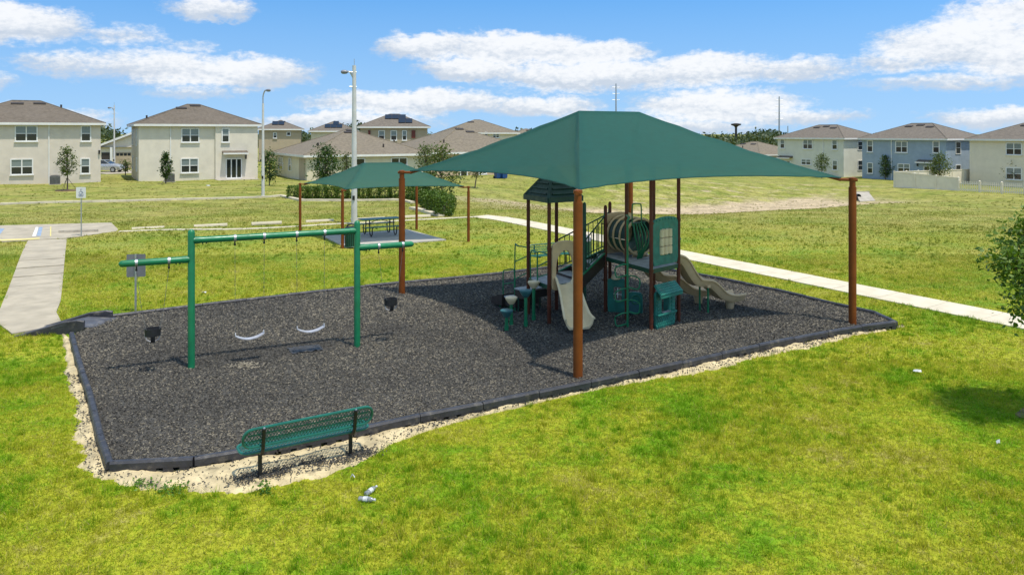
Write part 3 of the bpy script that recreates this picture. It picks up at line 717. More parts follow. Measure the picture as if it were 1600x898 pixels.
# ------------------------------------------------------------------ swing frame and swings
L0 = P(299, 574, MZ); R0 = P(558, 541, MZ); sdir = (R0-L0); sdir.z = 0; slen = sdir.length; sdir.normalize(); snor = Vector((-sdir.y, sdir.x, 0))
BZ, CZ = 2.63, 2.26
sw = thing('swing_frame', 'tall green two post swing frame with low side arms standing on the mulch', 'swing frame', L0)
for p in (L0, R0):
    m = MB(); m.tube([p-UP*.4, p+UP*2.66, p+UP*2.70, p+UP*2.73], [.068, .068, .058, .02], 14); wpart('post', m, M['green'], sw, smooth=True)
m = MB(); m.tube([L0+sdir*.03+UP*(BZ-MZ), R0-sdir*.03+UP*(BZ-MZ)], .064, 14); wpart('top_beam', m, M['green'], sw, smooth=True)
m = MB()
endL = L0-sdir*1.25+UP*(CZ-MZ); endR = R0+sdir*1.26+UP*(CZ-MZ)
for a, b, n in ((L0-sdir*.03+UP*(CZ-MZ), endL, 'l'), (R0+sdir*.03+UP*(CZ-MZ), endR, 'r')):
    d = (b-a).normalized(); m = MB(); m.tube([a, b-d*.03, b, b+d*.03], [.064, .064, .055, .02], 14); wpart('side_arm', m, M['green'], sw, smooth=True)
for p, s, z in ((L0, 1, BZ), (R0, -1, BZ), (L0, -1, CZ), (R0, 1, CZ)):        # sleeve joint and bolt heads
    m = MB(); q = p+UP*(z-MZ)+sdir*s*.066; m.tube([q, q+sdir*s*.10], .071, 14); jo = wpart('joint_sleeve', m, M['green'], sw, smooth=True)
    for k in range(2):
        m = MB(); b = q+sdir*s*(.14+.07*k)-UP*.062; m.tube([b, b-UP*.022], .014, 6); wpart('bolt', m, M['black'], sw)
def hang(px, z):
    """distance along the frame line where a hanger at photo column px sits"""
    r = (px-800)/FPX; return (r*L0.y-L0.x)/(sdir.x-r*sdir.y)
def hanger(t, z):
    q = L0+sdir*t+UP*(z-MZ); m = MB(); m.tube([q-sdir*.024, q+sdir*.024], .070, 14); h = wpart('hanger', m, M['galv'], sw, smooth=True)
    m = MB(); m.tube([q-UP*.066, q-UP*.12], .014, 6); m.lathe([(.018, -.02), (.022, 0), (.018, .02)], 8, q-UP*.135); k = m.build('pivot', M['black'], None, loc=sw.location); k.parent = h; k.location = (0, 0, 0)
    return q-UP*.15
def chain_mesh(a, b):
    m = MB(); d = (b-a); n = max(2, int(d.length/.045))
    m.tube([a, b], .0028, 4)
    for i in range(n):                         # alternating links
        c = a.lerp(b, (i+.5)/n); dn = d.normalized(); s = sdir if i % 2 else snor
        m.box(c, (.009, .004, .034), M=Matrix((s, dn.cross(s), dn)).transposed())
    return m
for t0, t1, zc, lab in ((hang(367, BZ), hang(412.8, BZ), .56, 'left of the two pale belt swings hanging from the green frame'), (hang(463.5, BZ), hang(507, BZ), .56, 'right of the two pale belt swings hanging from the green frame')):
    a, b = hanger(t0, BZ), hanger(t1, BZ)
    s = thing('belt_swing', lab, 'swing', (*((a+b)/2)[:2], MZ), group='belt swings')
    ba = Vector((a.x, a.y, zc+.085))+sdir*.01; bb = Vector((b.x, b.y, zc+.085))-sdir*.01
    for q, e in ((a, ba), (b, bb)): wpart('chain', chain_mesh(q, e), M['chain'], s)
    m = MB(); fr = []
    for i in range(13):
        u = i/12; p = ba.lerp(bb, u)-UP*(.085*4*u*(1-u)); fr.append((p, snor, UP))
    m.sweep([(-.075, -.008), (-.075, .008), (.075, .008), (.075, -.008)], fr); wpart('belt_seat', m, M['seatgrey'], s, smooth=True)
    for e in (ba, bb):
        m = MB(); m.tube([e+snor*.05-UP*.01, e+UP*.06, e-snor*.05-UP*.01], .009, 5); wpart('seat_clamp', m, M['galv'], s)
for t0, t1, zc, lab, sh in ((hang(213, CZ), hang(264, CZ), .86, 'black bucket swing hanging from the left arm of the green frame', .10), (hang(591.5, CZ), hang(629, CZ), .97, 'black bucket swing hanging from the right arm of the green frame', .0)):
    a, b = hanger(t0, CZ), hanger(t1, CZ); c = (a+b)/2
    s = thing('bucket_swing', lab, 'swing', (c.x, c.y, MZ), group='bucket swings')
    top = zc+.125
    for q, sg in ((a, -1), (b, 1)):
        e = Vector((c.x, c.y, top))+sdir*sg*.15
        split = q.lerp(e, .72); m = chain_mesh(q, split); wpart('chain', m, M['chain'], s)
        for k in (-1, 1): wpart('chain', chain_mesh(split, Vector((c.x, c.y, top-.02))+sdir*sg*.115+snor*k*.09), M['chain'], s)
    m = MB(); rim = 16; o3 = Vector((c.x, c.y, 0))      # open tub with leg holes: upper band and crotch strap
    for r0, r1, z0, z1 in ((.138, .148, zc-.03, zc+.12),):
        vs = []; 
        for rr, zz in ((r1, z1), (r1*.96, z0), (r0*.9, z0), (r0, z1)):
            for k in range(rim): w = 2*math.pi*k/rim; vs.append(o3+sdir*(math.cos(w)*rr)+snor*(math.sin(w)*rr*.85)+UP*zz)
        fs = [(i*rim+k, i*rim+(k+1) % rim, ((i+1) % 4)*rim+(k+1) % rim, ((i+1) % 4)*rim+k) for i in range(4) for k in range(rim)]; m.add(vs, fs)
    wpart('bucket_shell', m, M['rubber'], s, smooth=True)
    m = MB(); pr = [(-.12, zc-.01), (-.08, zc-.12), (0, zc-.155), (.08, zc-.12), (.12, zc-.01)]
    m.sweep([(-.04, -.012), (-.04, .012), (.04, .012), (.04, -.012)], [(o3+snor*a+UP*z, sdir, UP) for a, z in pr]); wpart('crotch_strap', m, M['rubber'], s, smooth=True)
    m = MB(); pr = [(-.138, zc), (-.11, zc-.10), (-.04, zc-.14), (.04, zc-.14), (.11, zc-.10), (.138, zc)]; m.tube([o3+sdir*a+UP*z for a, z in pr], .011, 6); wpart('frame_wire', m, M['seatgrey'], s, smooth=True)

# ------------------------------------------------------------------ mesh benches
def bench(label, loc, rz, length=1.83, seat_z=.42, back_z=.76, fine=.045, group='green mesh benches'):
    """faces local +y; the black supports are behind (local -y)"""
    b = thing('park_bench', label, 'bench', loc, rz, group)
    def panel(name, cx, w, lo, hi, tilt_o, ay, az):
        """rounded slab of expanded mesh: rim plus diagonal strands; (u along x, v along the vector (ay, az))"""
        def T(u, v): return Vector((u, tilt_o[0]+ay*v, tilt_o[1]+az*v))
        h = hi-lo; rc = min(.12, h*.45); pts = []
        for sx, sy, a0 in ((1, 1, 0), (-1, 1, 90), (-1, -1, 180), (1, -1, 270)):
            for k in range(5):
                a = R(a0+90*k/4); pts.append((sx*(length/2-rc)+rc*math.cos(a), (lo+hi)/2+sy*(h/2-rc)+rc*math.sin(a)))
        m = MB(); m.tube([T(*q) for q in pts], .020, 6, closed=True); rim = m.build(name+'_rim', M['benchgreen'], b, smooth=True)
        m = MB(); nn = Vector((0, -az, ay)).normalized()
        def clip(x0, sg):
            # strand v runs lo..hi while u moves by h*sg*1.0
            res = []
            for k in range(15):
                v = lo+h*k/14; u = x0+sg*(v-lo)*.62
                ok = abs(u) <= length/2 and not (abs(u) > length/2-rc and (v < lo+rc or v > hi-rc) and math.hypot(abs(u)-(length/2-rc), abs(v-(lo+hi)/2)-(h/2-rc)) > rc)
                res.append((u, v) if ok else None)
            good = [r for r in res if r]
            return (good[0], good[-1]) if len(good) > 1 else None
        n = int((length+h)/fine)
        for sg in (1, -1):
            for i in range(-3, n+3):
                x0 = -length/2-h*.62*(sg > 0)+i*fine
                c = clip(x0, sg)
                if c: m.bar(T(*c[0]), T(*c[1]), .0085, .006, nn)
        if hi-lo > .25:                        # formed stiffening ribs
            for v in (lo+(hi-lo)*.34, lo+(hi-lo)*.66): m.bar(T(-length/2+.06, v), T(length/2-.06, v), .018, .008, nn)
        g = m.build('expanded_mesh', M['benchgreen'], rim)
    panel('seat', 0, 0, 0, .36, (-.10, seat_z), 1, .03)
    panel('backrest', 0, 0, 0, .27, (-.135, seat_z+.095), -.25, .97)
    for s in (-1, 1):
        x = s*length*.355
        m = MB(); m.tube([(x, .0, -.3), (x, .0, seat_z-.05)], .029, 10); wl = m.build('leg', M['black'], b, smooth=True)
        m = MB(); m.tube([(x, .20, seat_z-.035), (x, -.06, seat_z-.045), (x, -.13, seat_z-.01), (x, -.165, seat_z+.06), (x, -.19, seat_z+.19), (x, -.222, back_z+.0)], .026, 10); m.lathe([(.027, 0), (.02, .012)], 10, (x, -.222, back_z)); m.build('back_support', M['black'], b, smooth=True)
        m = MB(); m.lathe([(.02, 0), (.012, .02)], 8, (x, -.222, back_z+.005)); m.build('cap', M['galv'], b)
    return b
ba, bb = P(407, 748), P(547, 715); bd = (bb-ba); bang = math.atan2(bd.y, bd.x)
bench('green expanded-mesh bench with black legs on the sand in front of the mulch', (ba+bb)/2, bang)
f0, f1 = Vector((.55, 26.75, 0)), Vector((2.1, 27.6, 0)); bench('green mesh bench beyond the far edging, seen through the low play tower', (f0+f1)/2+Vector((.1, .3, 0)), math.atan2(.85, 1.55)+math.pi, 1.7, fine=.07)

# ------------------------------------------------------------------ signs
def sign(label, base, top, pw, ph, facing, front, back, mark=False, name='sign_post'):
    s = thing(name, label, 'sign', base); m = MB(); m.box(base+UP*(top/2-.1), (.045, .03, top+.2), facing); wpart('post', m, M['galv'], s)
    n = Vector((math.sin(facing), -math.cos(facing), 0)); c = base+UP*(top-ph/2)+n*.03; ax = Vector((math.cos(facing), math.sin(facing), 0))
    m = MB(); o = []; rc = .03
    for sx, sy, a0 in ((1, 1, 0), (-1, 1, 90), (-1, -1, 180), (1, -1, 270)):
        for k in range(3): a = R(a0+45*k); o.append(c+ax*(sx*(pw/2-rc)+rc*math.cos(a))+UP*(sy*(ph/2-rc)+rc*math.sin(a)))
    m.slab(o, n, .006); pn = wpart('sign_panel', m, front, s)
    if mark:                                    # seated figure of an accessible-parking plate above a line of print
        m = MB(); q = c+n*.009
        m.lathe([(.022, -.002), (.022, .002)], 10, q+UP*.145, n); m.bar(q+UP*.12, q+UP*.02+ax*.0, .026, .004, n); m.bar(q+UP*.02, q+UP*.02+ax*.07, .026, .004, n); m.bar(q+UP*.03+ax*.07, q-UP*.05+ax*.09, .026, .004, n)
        pts = [q+ax*(-.01+.07*math.cos(R(a)))+UP*(.0+.07*math.sin(R(a))) for a in range(130, 350, 20)]; m.tube(pts, .009, 4)
        for k, w in ((0, .24), (1, .18)): m.bar(q-UP*(.12+.05*k)-ax*w/2, q-UP*(.12+.05*k)+ax*w/2, .022, .003, n)
        mk = m.build('sign_marking', M['signblue'], None, loc=s.location); mk.parent = pn; mk.location = (0, 0, 0)
    m = MB(); m.tube([c-n*.05+UP*ph*.3, c+n*.01+UP*ph*.3], .012, 6); m.tube([c-n*.05-UP*ph*.3, c+n*.01-UP*ph*.3], .012, 6); wpart('bolt', m, M['galv'], s)
    return s
sign('grey metal sign seen from behind on a slim post beside the mulch', P(212, 489), 1.55, .47, .60, R(195)-R(5), M['metalgrey'], M['metalgrey'])
sign('small white accessible parking sign on a slim post beside the parking pad', P(127, 369.5), 2.27, .42, .50, R(8), M['signwhite'], M['metalgrey'], True)

# ------------------------------------------------------------------ picnic table, litter bin
pt = thing('picnic_table', 'green mesh picnic table with black bent-pipe legs on the grey slab', 'picnic table', (-6.1, 35.45, .05), R(29))
def plank(m, x0, x1, y0, y1, z, t=.03):
    m.box(((x0+x1)/2, (y0+y1)/2, z), (x1-x0, y1-y0, t))
m = MB(); plank(m, -.95, .95, -.38, .38, .76); m.build('table_top', M['benchgreen'], pt, bevel=.012)
for s in (-1, 1):
    m = MB(); plank(m, -.95, .95, s*.72-.13, s*.72+.13, .46); m.build('bench_seat', M['benchgreen'], pt, bevel=.012)
for x in (-.58, .58):
    for s in (-1, 1):
        m = MB(); pts = [(x, s*.25, .74), (x, s*.28, .30)]+[(x, s*(.28+.18-.18*math.cos(R(a))), .22-.18*math.sin(R(a))+.0) for a in range(0, 181, 30)]+[(x, s*.64, .44), (x, s*.80, .445)]
        m.tube(pts, .028, 8); m.build('leg', M['black'], pt, smooth=True)
    m = MB(); m.tube([(x, -.3, .55), (x, .3, .55)], .02, 6); m.build('cross_tube', M['black'], pt)
for s in (-1, 1):
    m = MB(); m.tube([(s*.58, 0, .55), (0, 0, .73)], .016, 6); m.build('brace', M['black'], pt)
lb = thing('litter_bin', 'dark green slatted litter bin with round lid at the slab corner', 'bin', P(549.5, 387))
for k in range(20):
    a = 2*math.pi*k/20; m = MB(); q = lb.location+Vector((math.cos(a)*.27, math.sin(a)*.27, 0)); m.box(q+UP*.43, (.012, .062, .74), a); wpart('slat', m, M['dkgreen'], lb)
m = MB(); m.lathe([(.24, .06), (.25, .80)], 16, lb.location); wpart('liner', m, M['black'], lb)
for z in (.07, .80):
    m = MB(); m.tube([lb.location+Vector((math.cos(R(a))*.275, math.sin(R(a))*.275, z)) for a in range(0, 360, 20)], .016, 5, closed=True); wpart('hoop', m, M['dkgreen'], lb)
m = MB(); m.tube([lb.location+Vector((math.cos(R(a))*.2, .0, .86+math.sin(R(a))*.12)) for a in range(0, 181, 20)], .03, 6); m.lathe([(.28, .82), (.27, .85), (.2, .88)], 16, lb.location); wpart('lid', m, M['black'], lb, smooth=True)
fb = thing('litter_bin', 'grey dome-lidded bin beyond the mulch, seen behind the play stairs', 'bin', (2.62, 28.2, 0))
m = MB(); m.lathe([(.27, 0), (.28, .75), (.29, .8)], 16, fb.location); wpart('can_body', m, M['dkgreen'], fb, smooth=True)
m = MB(); m.lathe([(.30, .8), (.29, .88), (.22, .98), (.1, 1.03), (.02, 1.04)], 16, fb.location); wpart('dome_lid', m, M['metalgrey'], fb, smooth=True)

# ------------------------------------------------------------------ play structure
ps = thing('play_structure', 'maroon, green and tan play structure with slides and decks under the large canopy', 'play structure', (2.4, 19.6, MZ))
def pp(name, m, mt, parent=None, **k):
    o = m.build(name, M[mt], None, loc=ps.location, **k); o.parent = parent or ps; o.location = (0, 0, 0); return o
def V2(x, y, z=0.): return Vector((x, y, z))
pa, pb, pc = P(825.5, 491, MZ), P(858, 506, MZ), P(869.5, 484, MZ); pd = pb+pc-pa
pe, pf = P(946, 487, MZ), V2(2.67, 20.95, MZ); ph, pi_, pj = P(979, 500, MZ), P(1017.5, 515, MZ), V2(4.1, 18.9, MZ); pk = ph+pj-pi_
pg = V2(1.83, 19.40, MZ); 
PR = .046
def post(p, top, mt='maroon', clamps=(), cap=True):
    m = MB(); q = V2(p.x, p.y); pts = [q+UP*(MZ-.3), q+UP*(top-.03)]; rr = [PR, PR]
    if cap: pts += [q+UP*top, q+UP*(top+.025)]; rr += [PR*.85, PR*.3]
    m.tube(pts, rr, 12); o = pp('post', m, mt, smooth=True)
    for z in clamps:
        m = MB(); m.tube([q+UP*(z-.03), q+UP*(z+.03)], PR*1.18, 12); d = (V2(2.4, 19.6)-q).normalized(); m.tube([q+UP*z, q+UP*z+Vector((d.y, -d.x, 0))*.085], .014, 6); pp('clamp', m, mt, o, smooth=True)
D1, D2 = 1.06, 1.56
for p in (pa, pb, pc, pd): post(p, 3.16, clamps=(D1-.08, 1.95, .55), cap=False)
for p in (pe, pf): post(p, 2.86, clamps=(D2-.06, 2.4, .95))
post(pg, 2.98, 'dkgreen', clamps=(2.3,))
for p in (ph, pi_, pj, pk): post(p, 3.98 if p is not pk else 3.9, clamps=(D2-.06, 2.62, .9, .32))
def deck(pts, z, mt='deck'):
    m = MB(); m.prism([(q.x, q.y) for q in pts], z-.05, z); d = pp('deck', m, mt)
    m = MB()
    for a, b in zip(pts, pts[1:]+pts[:1]): m.bar(V2(a.x, a.y, z-.06), V2(b.x, b.y, z-.06), .03, .10)
    pp('deck_rim', m, 'dkgreen', d)
deck([pa, pb, pd, pc], D1); deck([pe, ph, pk, pf], D2, 'deck'); deck([ph, pi_, pj, pk], D2-.01)
bk = [pk, V2(pk.x+.35, pk.y+.9), V2(pf.x+.8, pf.y+.0), pf]; 
# pyramid roof with louvred sides on the low tower
rc = (pa+pb+pc+pd)/4; roof_root = None
cor = []
for q in (pa, pb, pd, pc): d = (q-rc); cor.append(V2(rc.x+d.x*1.16, rc.y+d.y*1.16, 3.16))
apx = V2(rc.x, rc.y, 3.92)
m = MB(); m.add([*cor, apx], [(0, 1, 4), (1, 2, 4), (2, 3, 4), (3, 0, 4), (3, 2, 1, 0)]); rf = pp('roof', m, 'roofgreen')
for i in range(4):
    a, b = cor[i], cor[(i+1) % 4]; n = ((b-a).cross(apx-a)).normalized()
    if n.z < 0: n = -n
    m = MB(); m.bar(a-UP*.04+n*.01, b-UP*.04+n*.01, .05, .13); pp('eave_band', m, 'roofgreen', rf)
    m = MB(); m.bar(a+n*.005, apx+n*.005, .07, .05); pp('hip_rib', m, 'roofgreen', rf)
    for k in range(5):
        t = .12+.16*k; p0 = a.lerp(apx, t); p1 = b.lerp(apx, t); e = (p1-p0)*.10; m = MB(); m.bar(p0+e+n*.012, p1-e+n*.012, .035, .045, n); pp('louvre', m, 'roofgreen', rf)

# helper outlines for cut-out panels
def loop_in(cx, cy, hw, hh, n=36, arch=True, k=4.):
    """rectangle-like loop by angle; arched top half when arch"""
    o = []
    for i in range(n):
        a = 2*math.pi*i/n+math.pi/n; c, s = math.cos(a), math.sin(a); e = 2. if (arch and s > 0) else k*2
        r = (abs(c/hw)**e+abs(s/hh)**e)**(-1/e); o.append((cx+c*r, cy+s*r))
    return o
def loop_out(cx, cy, x0, x1, y0, ytop, n=36, arch=0.):
    """outer outline by rays from (cx, cy): straight sides, top raised by an arch"""
    o = []
    for i in range(n):
        a = 2*math.pi*i/n+math.pi/n; c, s = math.cos(a), math.sin(a); r = 9.
        if c > 1e-6: r = min(r, (x1-cx)/c)
        if c < -1e-6: r = min(r, (x0-cx)/c)
        if s < -1e-6: r = min(r, (y0-cy)/s)
        if s > 1e-6:
            for _ in range(1):
                rt = (ytop-cy)/s; xx = cx+c*min(rt, r); w = (xx-(x0+x1)/2)/((x1-x0)/2); top = ytop+arch*(math.sqrt(max(0, 1-w*w*.92))-.28); rt = (top-cy)/s
            r = min(r, rt)
        o.append((cx+c*r, cy+s*r))
    return o
# slide entrance arch + short tan slide on the low tower
e1 = (pd-pb); wd = e1.length; e1.normalize(); e2 = Vector((e1.y, -e1.x, 0))
o3 = V2(pb.x, pb.y, 0)+e1*(wd/2)+e2*.02; hw = wd/2-.055
m = MB(); m.ring(o3, e1, UP, loop_out(0, 1.42, -hw, hw, D1-.14, 1.94, 40, .24), loop_in(0, 1.45, hw*.68, .42, 40), .07); pp('slide_arch_panel', m, 'tandark', smooth=True, bevel=.012)
def slide(path, width, depth, mt, name='slide', side0=None, flare=None, thick=.035, bed_mt=None):
    fr = []
    for i, p in enumerate(path):
        t = (path[min(i+1, len(path)-1)]-path[max(i-1, 0)]); t.normalize(); sd = t.cross(UP).normalized(); up = sd.cross(t); fr.append((p, sd, up))
    m = MB(); vs = []; n = None
    for i, (o, sd, up) in enumerate(fr):
        f = flare[i] if flare else (1, 1); h = width/2*f[0]; d = depth*f[1]; T = thick
        prof = [(-h-.05, d-.035), (-h-.045, d), (-h-.015, d+.012), (-h+.01, d-.01), (-h+.03, d*.45), (-h*.72, .03), (-h*.3, 0), (h*.3, 0), (h*.72, .03), (h-.03, d*.45), (h-.01, d-.01), (h+.015, d+.012), (h+.045, d), (h+.05, d-.035),
                (h+.015, d-.035), (h*.98, d*.3), (h*.75, -T), (0, -T-.006), (-h*.75, -T), (-h*.98, d*.3), (-h-.015, d-.035)]
        n = len(prof); vs += [o+sd*a+up*b for a, b in prof]
    mm = len(fr); fs = [(i*n+k, i*n+(k+1) % n, (i+1)*n+(k+1) % n, (i+1)*n+k) for i in range(mm-1) for k in range(n)]
    for base, fl in ((0, False), ((mm-1)*n, True)):
        q = [(base+k, base+k+1, base+n-2-k, base+n-1-k) for k in range(0, 0)]
        cap = [(base+a, base+b, base+c, base+d) for a, b, c, d in ((0, 1, 2, 20), (2, 3, 4, 20), (4, 5, 19, 20), (5, 6, 18, 19), (6, 7, 17, 18), (7, 8, 16, 17), (8, 9, 15, 16), (9, 10, 14, 15), (10, 11, 12, 14), (12, 13, 14, 14))]
        for c in cap: fs.append(tuple(dict.fromkeys(c)))
    m.add(vs, fs); return pp(name, m, mt, smooth=True), fr
def spline(pts, n):
    """Catmull-Rom through control points"""
    q = [Vector(p) for p in pts]; q = [q[0]*2-q[1]]+q+[q[-1]*2-q[-2]]; out = []
    for i in range(1, len(q)-2):
        for k in range(n):
            t = k/n; a, b, c, d = q[i-1], q[i], q[i+1], q[i+2]
            out.append(.5*((2*b)+(c-a)*t+(2*a-5*b+4*c-d)*t*t+(-a+3*b-3*c+d)*t**3))
    out.append(q[-2]); return out
s0 = V2(pb.x, pb.y, 0)+e1*(wd*.5)
sdn = Vector((.24, -.97, 0)).normalized()
path = spline([s0-e2*.02+UP*(D1-.01), s0+sdn*.14+UP*(D1-.06), s0+sdn*.38+UP*.78, s0+sdn*.66+UP*.50, s0+sdn*.92+UP*.31, s0+sdn*1.18+UP*.25], 5)
nn = len(path); fl = [(1+.38*max(0, (i/nn-.35)/.65)**1.1, 1+.1*math.sin(math.pi*i/nn)) for i in range(nn)]
slide(path, .48, .23, 'tan', 'short_slide', flare=fl)
m = MB(); m.tube([path[-3]-UP*.02, path[-3]-UP*.4], .03, 8); pp('slide_foot', m, 'dkgreen')

# two wavy slides leaving the high deck to the right
def wavy(a, b, z0, z1, name):
    d = (b-a); pts = []
    for t, z in ((0, z0), (.05, z0-.005), (.13, z0-.10), (.23, z0-.42), (.32, z0-.64), (.42, z0-.70), (.50, z0-.73), (.58, z0-.86), (.67, z0-1.04), (.77, z1+.0), (.88, z1-.045), (1.0, z1-.03)):
        pts.append(a+d*t+UP*(z-a.z-d.z*t))
    return slide(spline(pts, 4), .47, .17, 'tandark', name)
s2a, s2b = V2(3.98, 19.42), V2(6.05, 20.44); s1a, s1b = V2(3.02, 19.95), V2(5.42, 21.12)
deck([pf, pk, V2(pk.x-.05, pk.y+.55), V2(pf.x+.35, pf.y+.1)], D2-.005)
for a, b, nm in ((s2a, s2b, 'wavy_slide'), (s1a, s1b, 'wavy_slide')):
    o, fr = wavy(a, b, D2-.02, .40, nm); d = (b-a).normalized(); s = Vector((-d.y, d.x, 0))
    c = a.lerp(b, .48); m = MB()
    for k in (-1, 1): m.tube([c+s*k*.16+UP*(MZ-.2), c+s*k*.16+UP*.80], .026, 8)
    pp('slide_support', m, 'green', smooth=True)
    m = MB(); q = a.lerp(b, .86); m.lathe([(.07, MZ-.05), (.10, MZ+.02), (.13, .33), (.16, .41)], 12, q); pp('slide_foot', m, 'tandark', smooth=True)
    q = a.lerp(b, .45); m = MB(); m.bar(q-s*.29+UP*.83, q+s*.29+UP*.83, .10, .07); pp('slide_joint', m, 'tandark', o, bevel=.01)
# canopy hood and sit-down bar at the slide entrance
m = MB(); m.tube([pj+UP*(2.0), pj+UP*(2.0)+Vector((.1, .2, 0)), pk+UP*(2.0)], .018, 6); pp('entry_bar', m, 'green', smooth=True)

# tic-tac-toe panel between the tall posts
g1 = (pj-pi_); g1.z = 0; gw = g1.length; g1.normalize(); gc = V2(pi_.x, pi_.y)+g1*gw/2; gh = gw/2-.055
m = MB(); m.ring(gc, g1, UP, loop_out(0, 2.16, -gh, gh, D2+.04, 2.62, 40, .17), loop_in(0, 2.14, gh*.50, .315, 40, False), .045); tp = pp('game_panel', m, 'teal', smooth=True, bevel=.008)
for ix in range(3):
    x = (ix-1)*gh*.32
    m = MB(); m.tube([gc+g1*x+UP*1.80, gc+g1*x+UP*2.48], .012, 6); pp('spinner_rod', m, 'dkgreen', tp)
    for iz in range(3):
        m = MB(); q = gc+g1*x+UP*(2.14+(iz-1)*.205); r = gh*.148; m.tube([q-UP*.096, q-UP*.085, q+UP*.085, q+UP*.096], [r*.8, r, r, r*.8], 12); pp('spinner_block', m, 'tan', tp, smooth=True)
nrm = Vector((g1.y, -g1.x, 0))
for k in range(7):                               # scroll relief along the arched top
    a = (k-3)*gh*.24; m = MB(); m.lathe([(.03, 0), (.026, .012), (.01, .018)], 8, gc+g1*a+UP*(2.63+.07*(1-(a/gh)**2))+nrm*.02, nrm); pp('relief_boss', m, 'teal', tp, smooth=True)

# playhouse panel with a little shingled roof below
hb = V2(pi_.x, pi_.y)+g1*.06+nrm*.06; hw2 = .80
m = MB(); hc = hb+g1*hw2/2; m.ring(hc, g1, UP, loop_out(0, .70, -hw2/2, hw2/2, MZ+.0, 1.0, 40), loop_in(0, .68, .165, .23, 40), .06); pl = pp('playhouse_panel', m, 'teal', smooth=True)
for sx in (-1, 1):
    for k in range(5):
        m = MB(); m.box(hc+g1*(sx*.30)+UP*(.52+.085*k)+nrm*.035, (.11, .035, .055), math.atan2(g1.y, g1.x)); pp('quoin', m, 'teal', pl, bevel=.008)
m = MB(); m.box(hc+UP*.455+nrm*.055, (.78, .09, .05), math.atan2(g1.y, g1.x)); pp('counter', m, 'teal', pl, bevel=.01)
m = MB(); m.box(hc+UP*.492+nrm*.04, (.30, .08, .012), math.atan2(g1.y, g1.x)); pp('sill', m, 'deck', pl)
rsx = random.Random(8)
for r in range(4):
    for k in range(10):
        m = MB(); m.box(hc+g1*(-.35+.075*k+.03*(r % 2))+UP*(.19+.062*r)+nrm*.032, (.066, .02+rsx.random()*.012, .05), math.atan2(g1.y, g1.x)); pp('stone', m, 'teal', pl, bevel=.006)
m = MB(); m.box(hc-nrm*.14+g1*(hw2/2)+UP*.56, (.05, .30, .86), math.atan2(g1.y, g1.x)); pp('side_wall', m, 'teal', pl, bevel=.008)
r0 = hc+UP*1.15-nrm*.02; r1 = hc+UP*.93+nrm*.20; sl_ = (r1-r0).normalized(); rn = g1.cross(sl_).normalized(); rn = rn if rn.z > 0 else -rn
m = MB(); m.slab([r0-g1*.42, r0+g1*.42, r1+g1*.45, r1-g1*.45], rn, .04); hr = pp('playhouse_roof', m, 'teal')
for r in range(5):
    for k in range(14):
        q = r0.lerp(r1, (r+.5)/5)+g1*(-.39+.06*k+.0)+rn*.045; m = MB(); m.box(q, (.052, .053, .014), M=Matrix((g1, sl_, rn)).transposed()); pp('roof_shingle', m, 'teal', hr)
m = MB(); m.bar(r1-g1*.455-UP*.02, r1+g1*.455-UP*.02, .04, .07); pp('eave_board', m, 'teal', hr, bevel=.006)

# stairs between the low and the high deck, with barred railings
def lv(q, z): return V2(q.x, q.y, z)
c0, c1, d0_, d1_ = lv(pc, D1), lv(pf, D2), lv(pd, D1), lv(pe, D2)              # back and front edge of the flight
for a0, a1 in ((c0, c1), (d0_, d1_)):
    m = MB(); m.bar(a0-UP*.12, a1-UP*.07, .04, .28); pp('stair_stringer', m, 'stepbrown')
    m = MB(); m.bar(a0+UP*.05, a1+UP*.10, .05, .03); pp('stringer_trim', m, 'green')
for k in range(4):
    t0, t1 = k/4, (k+1)/4; z = D1+(D2-D1)*(k+.5)/4
    q = [lv(c0.lerp(c1, t0), z), lv(c0.lerp(c1, t1), z), lv(d0_.lerp(d1_, t1), z), lv(d0_.lerp(d1_, t0), z)]
    m = MB(); m.slab(q, (0, 0, -1), .035); pp('stair_tread', m, 'deck')
    m = MB(); m.bar(q[0]-UP*.07, q[3]-UP*.07, .02, .13); pp('stair_riser', m, 'stepbrown')
sd = (d1_-d0_); sd.z = 0; sd.normalize()
for a0, a1, nb_ in ((c0, c1, 11), (lv(pg, D1+.11), d1_, 8)):
    dd_ = (a1-a0); dd_.z = 0; dd_.normalize()
    ra_ = pp('railing', MB().tube([a0+UP*.12, a0+UP*.82, a0+dd_*.06+UP*.90, a1-dd_*.10+UP*.98, a1-dd_*.04+UP*1.04, a1-dd_*.03+UP*1.18], .020, 6), 'dkgreen', smooth=True)
    pp('lower_rail', MB().tube([a0+UP*.16, a1+UP*.18], .015, 6), 'dkgreen', ra_)
    for k in range(nb_):
        f = (k+.7)/(nb_+.4); q = a0.lerp(a1, f); pp('baluster', MB().tube([q+UP*.16, q+UP*(.89+.09*f)], .012, 6), 'dkgreen', ra_)
# solid guard panel beside the stair foot
m = MB(); q = V2(pg.x, pg.y); m.bar(q+UP*1.0, q+UP*2.1+Vector((0, 0, 0)), .11, .02, sd); pp('guard_strip', m, 'dkgreen')

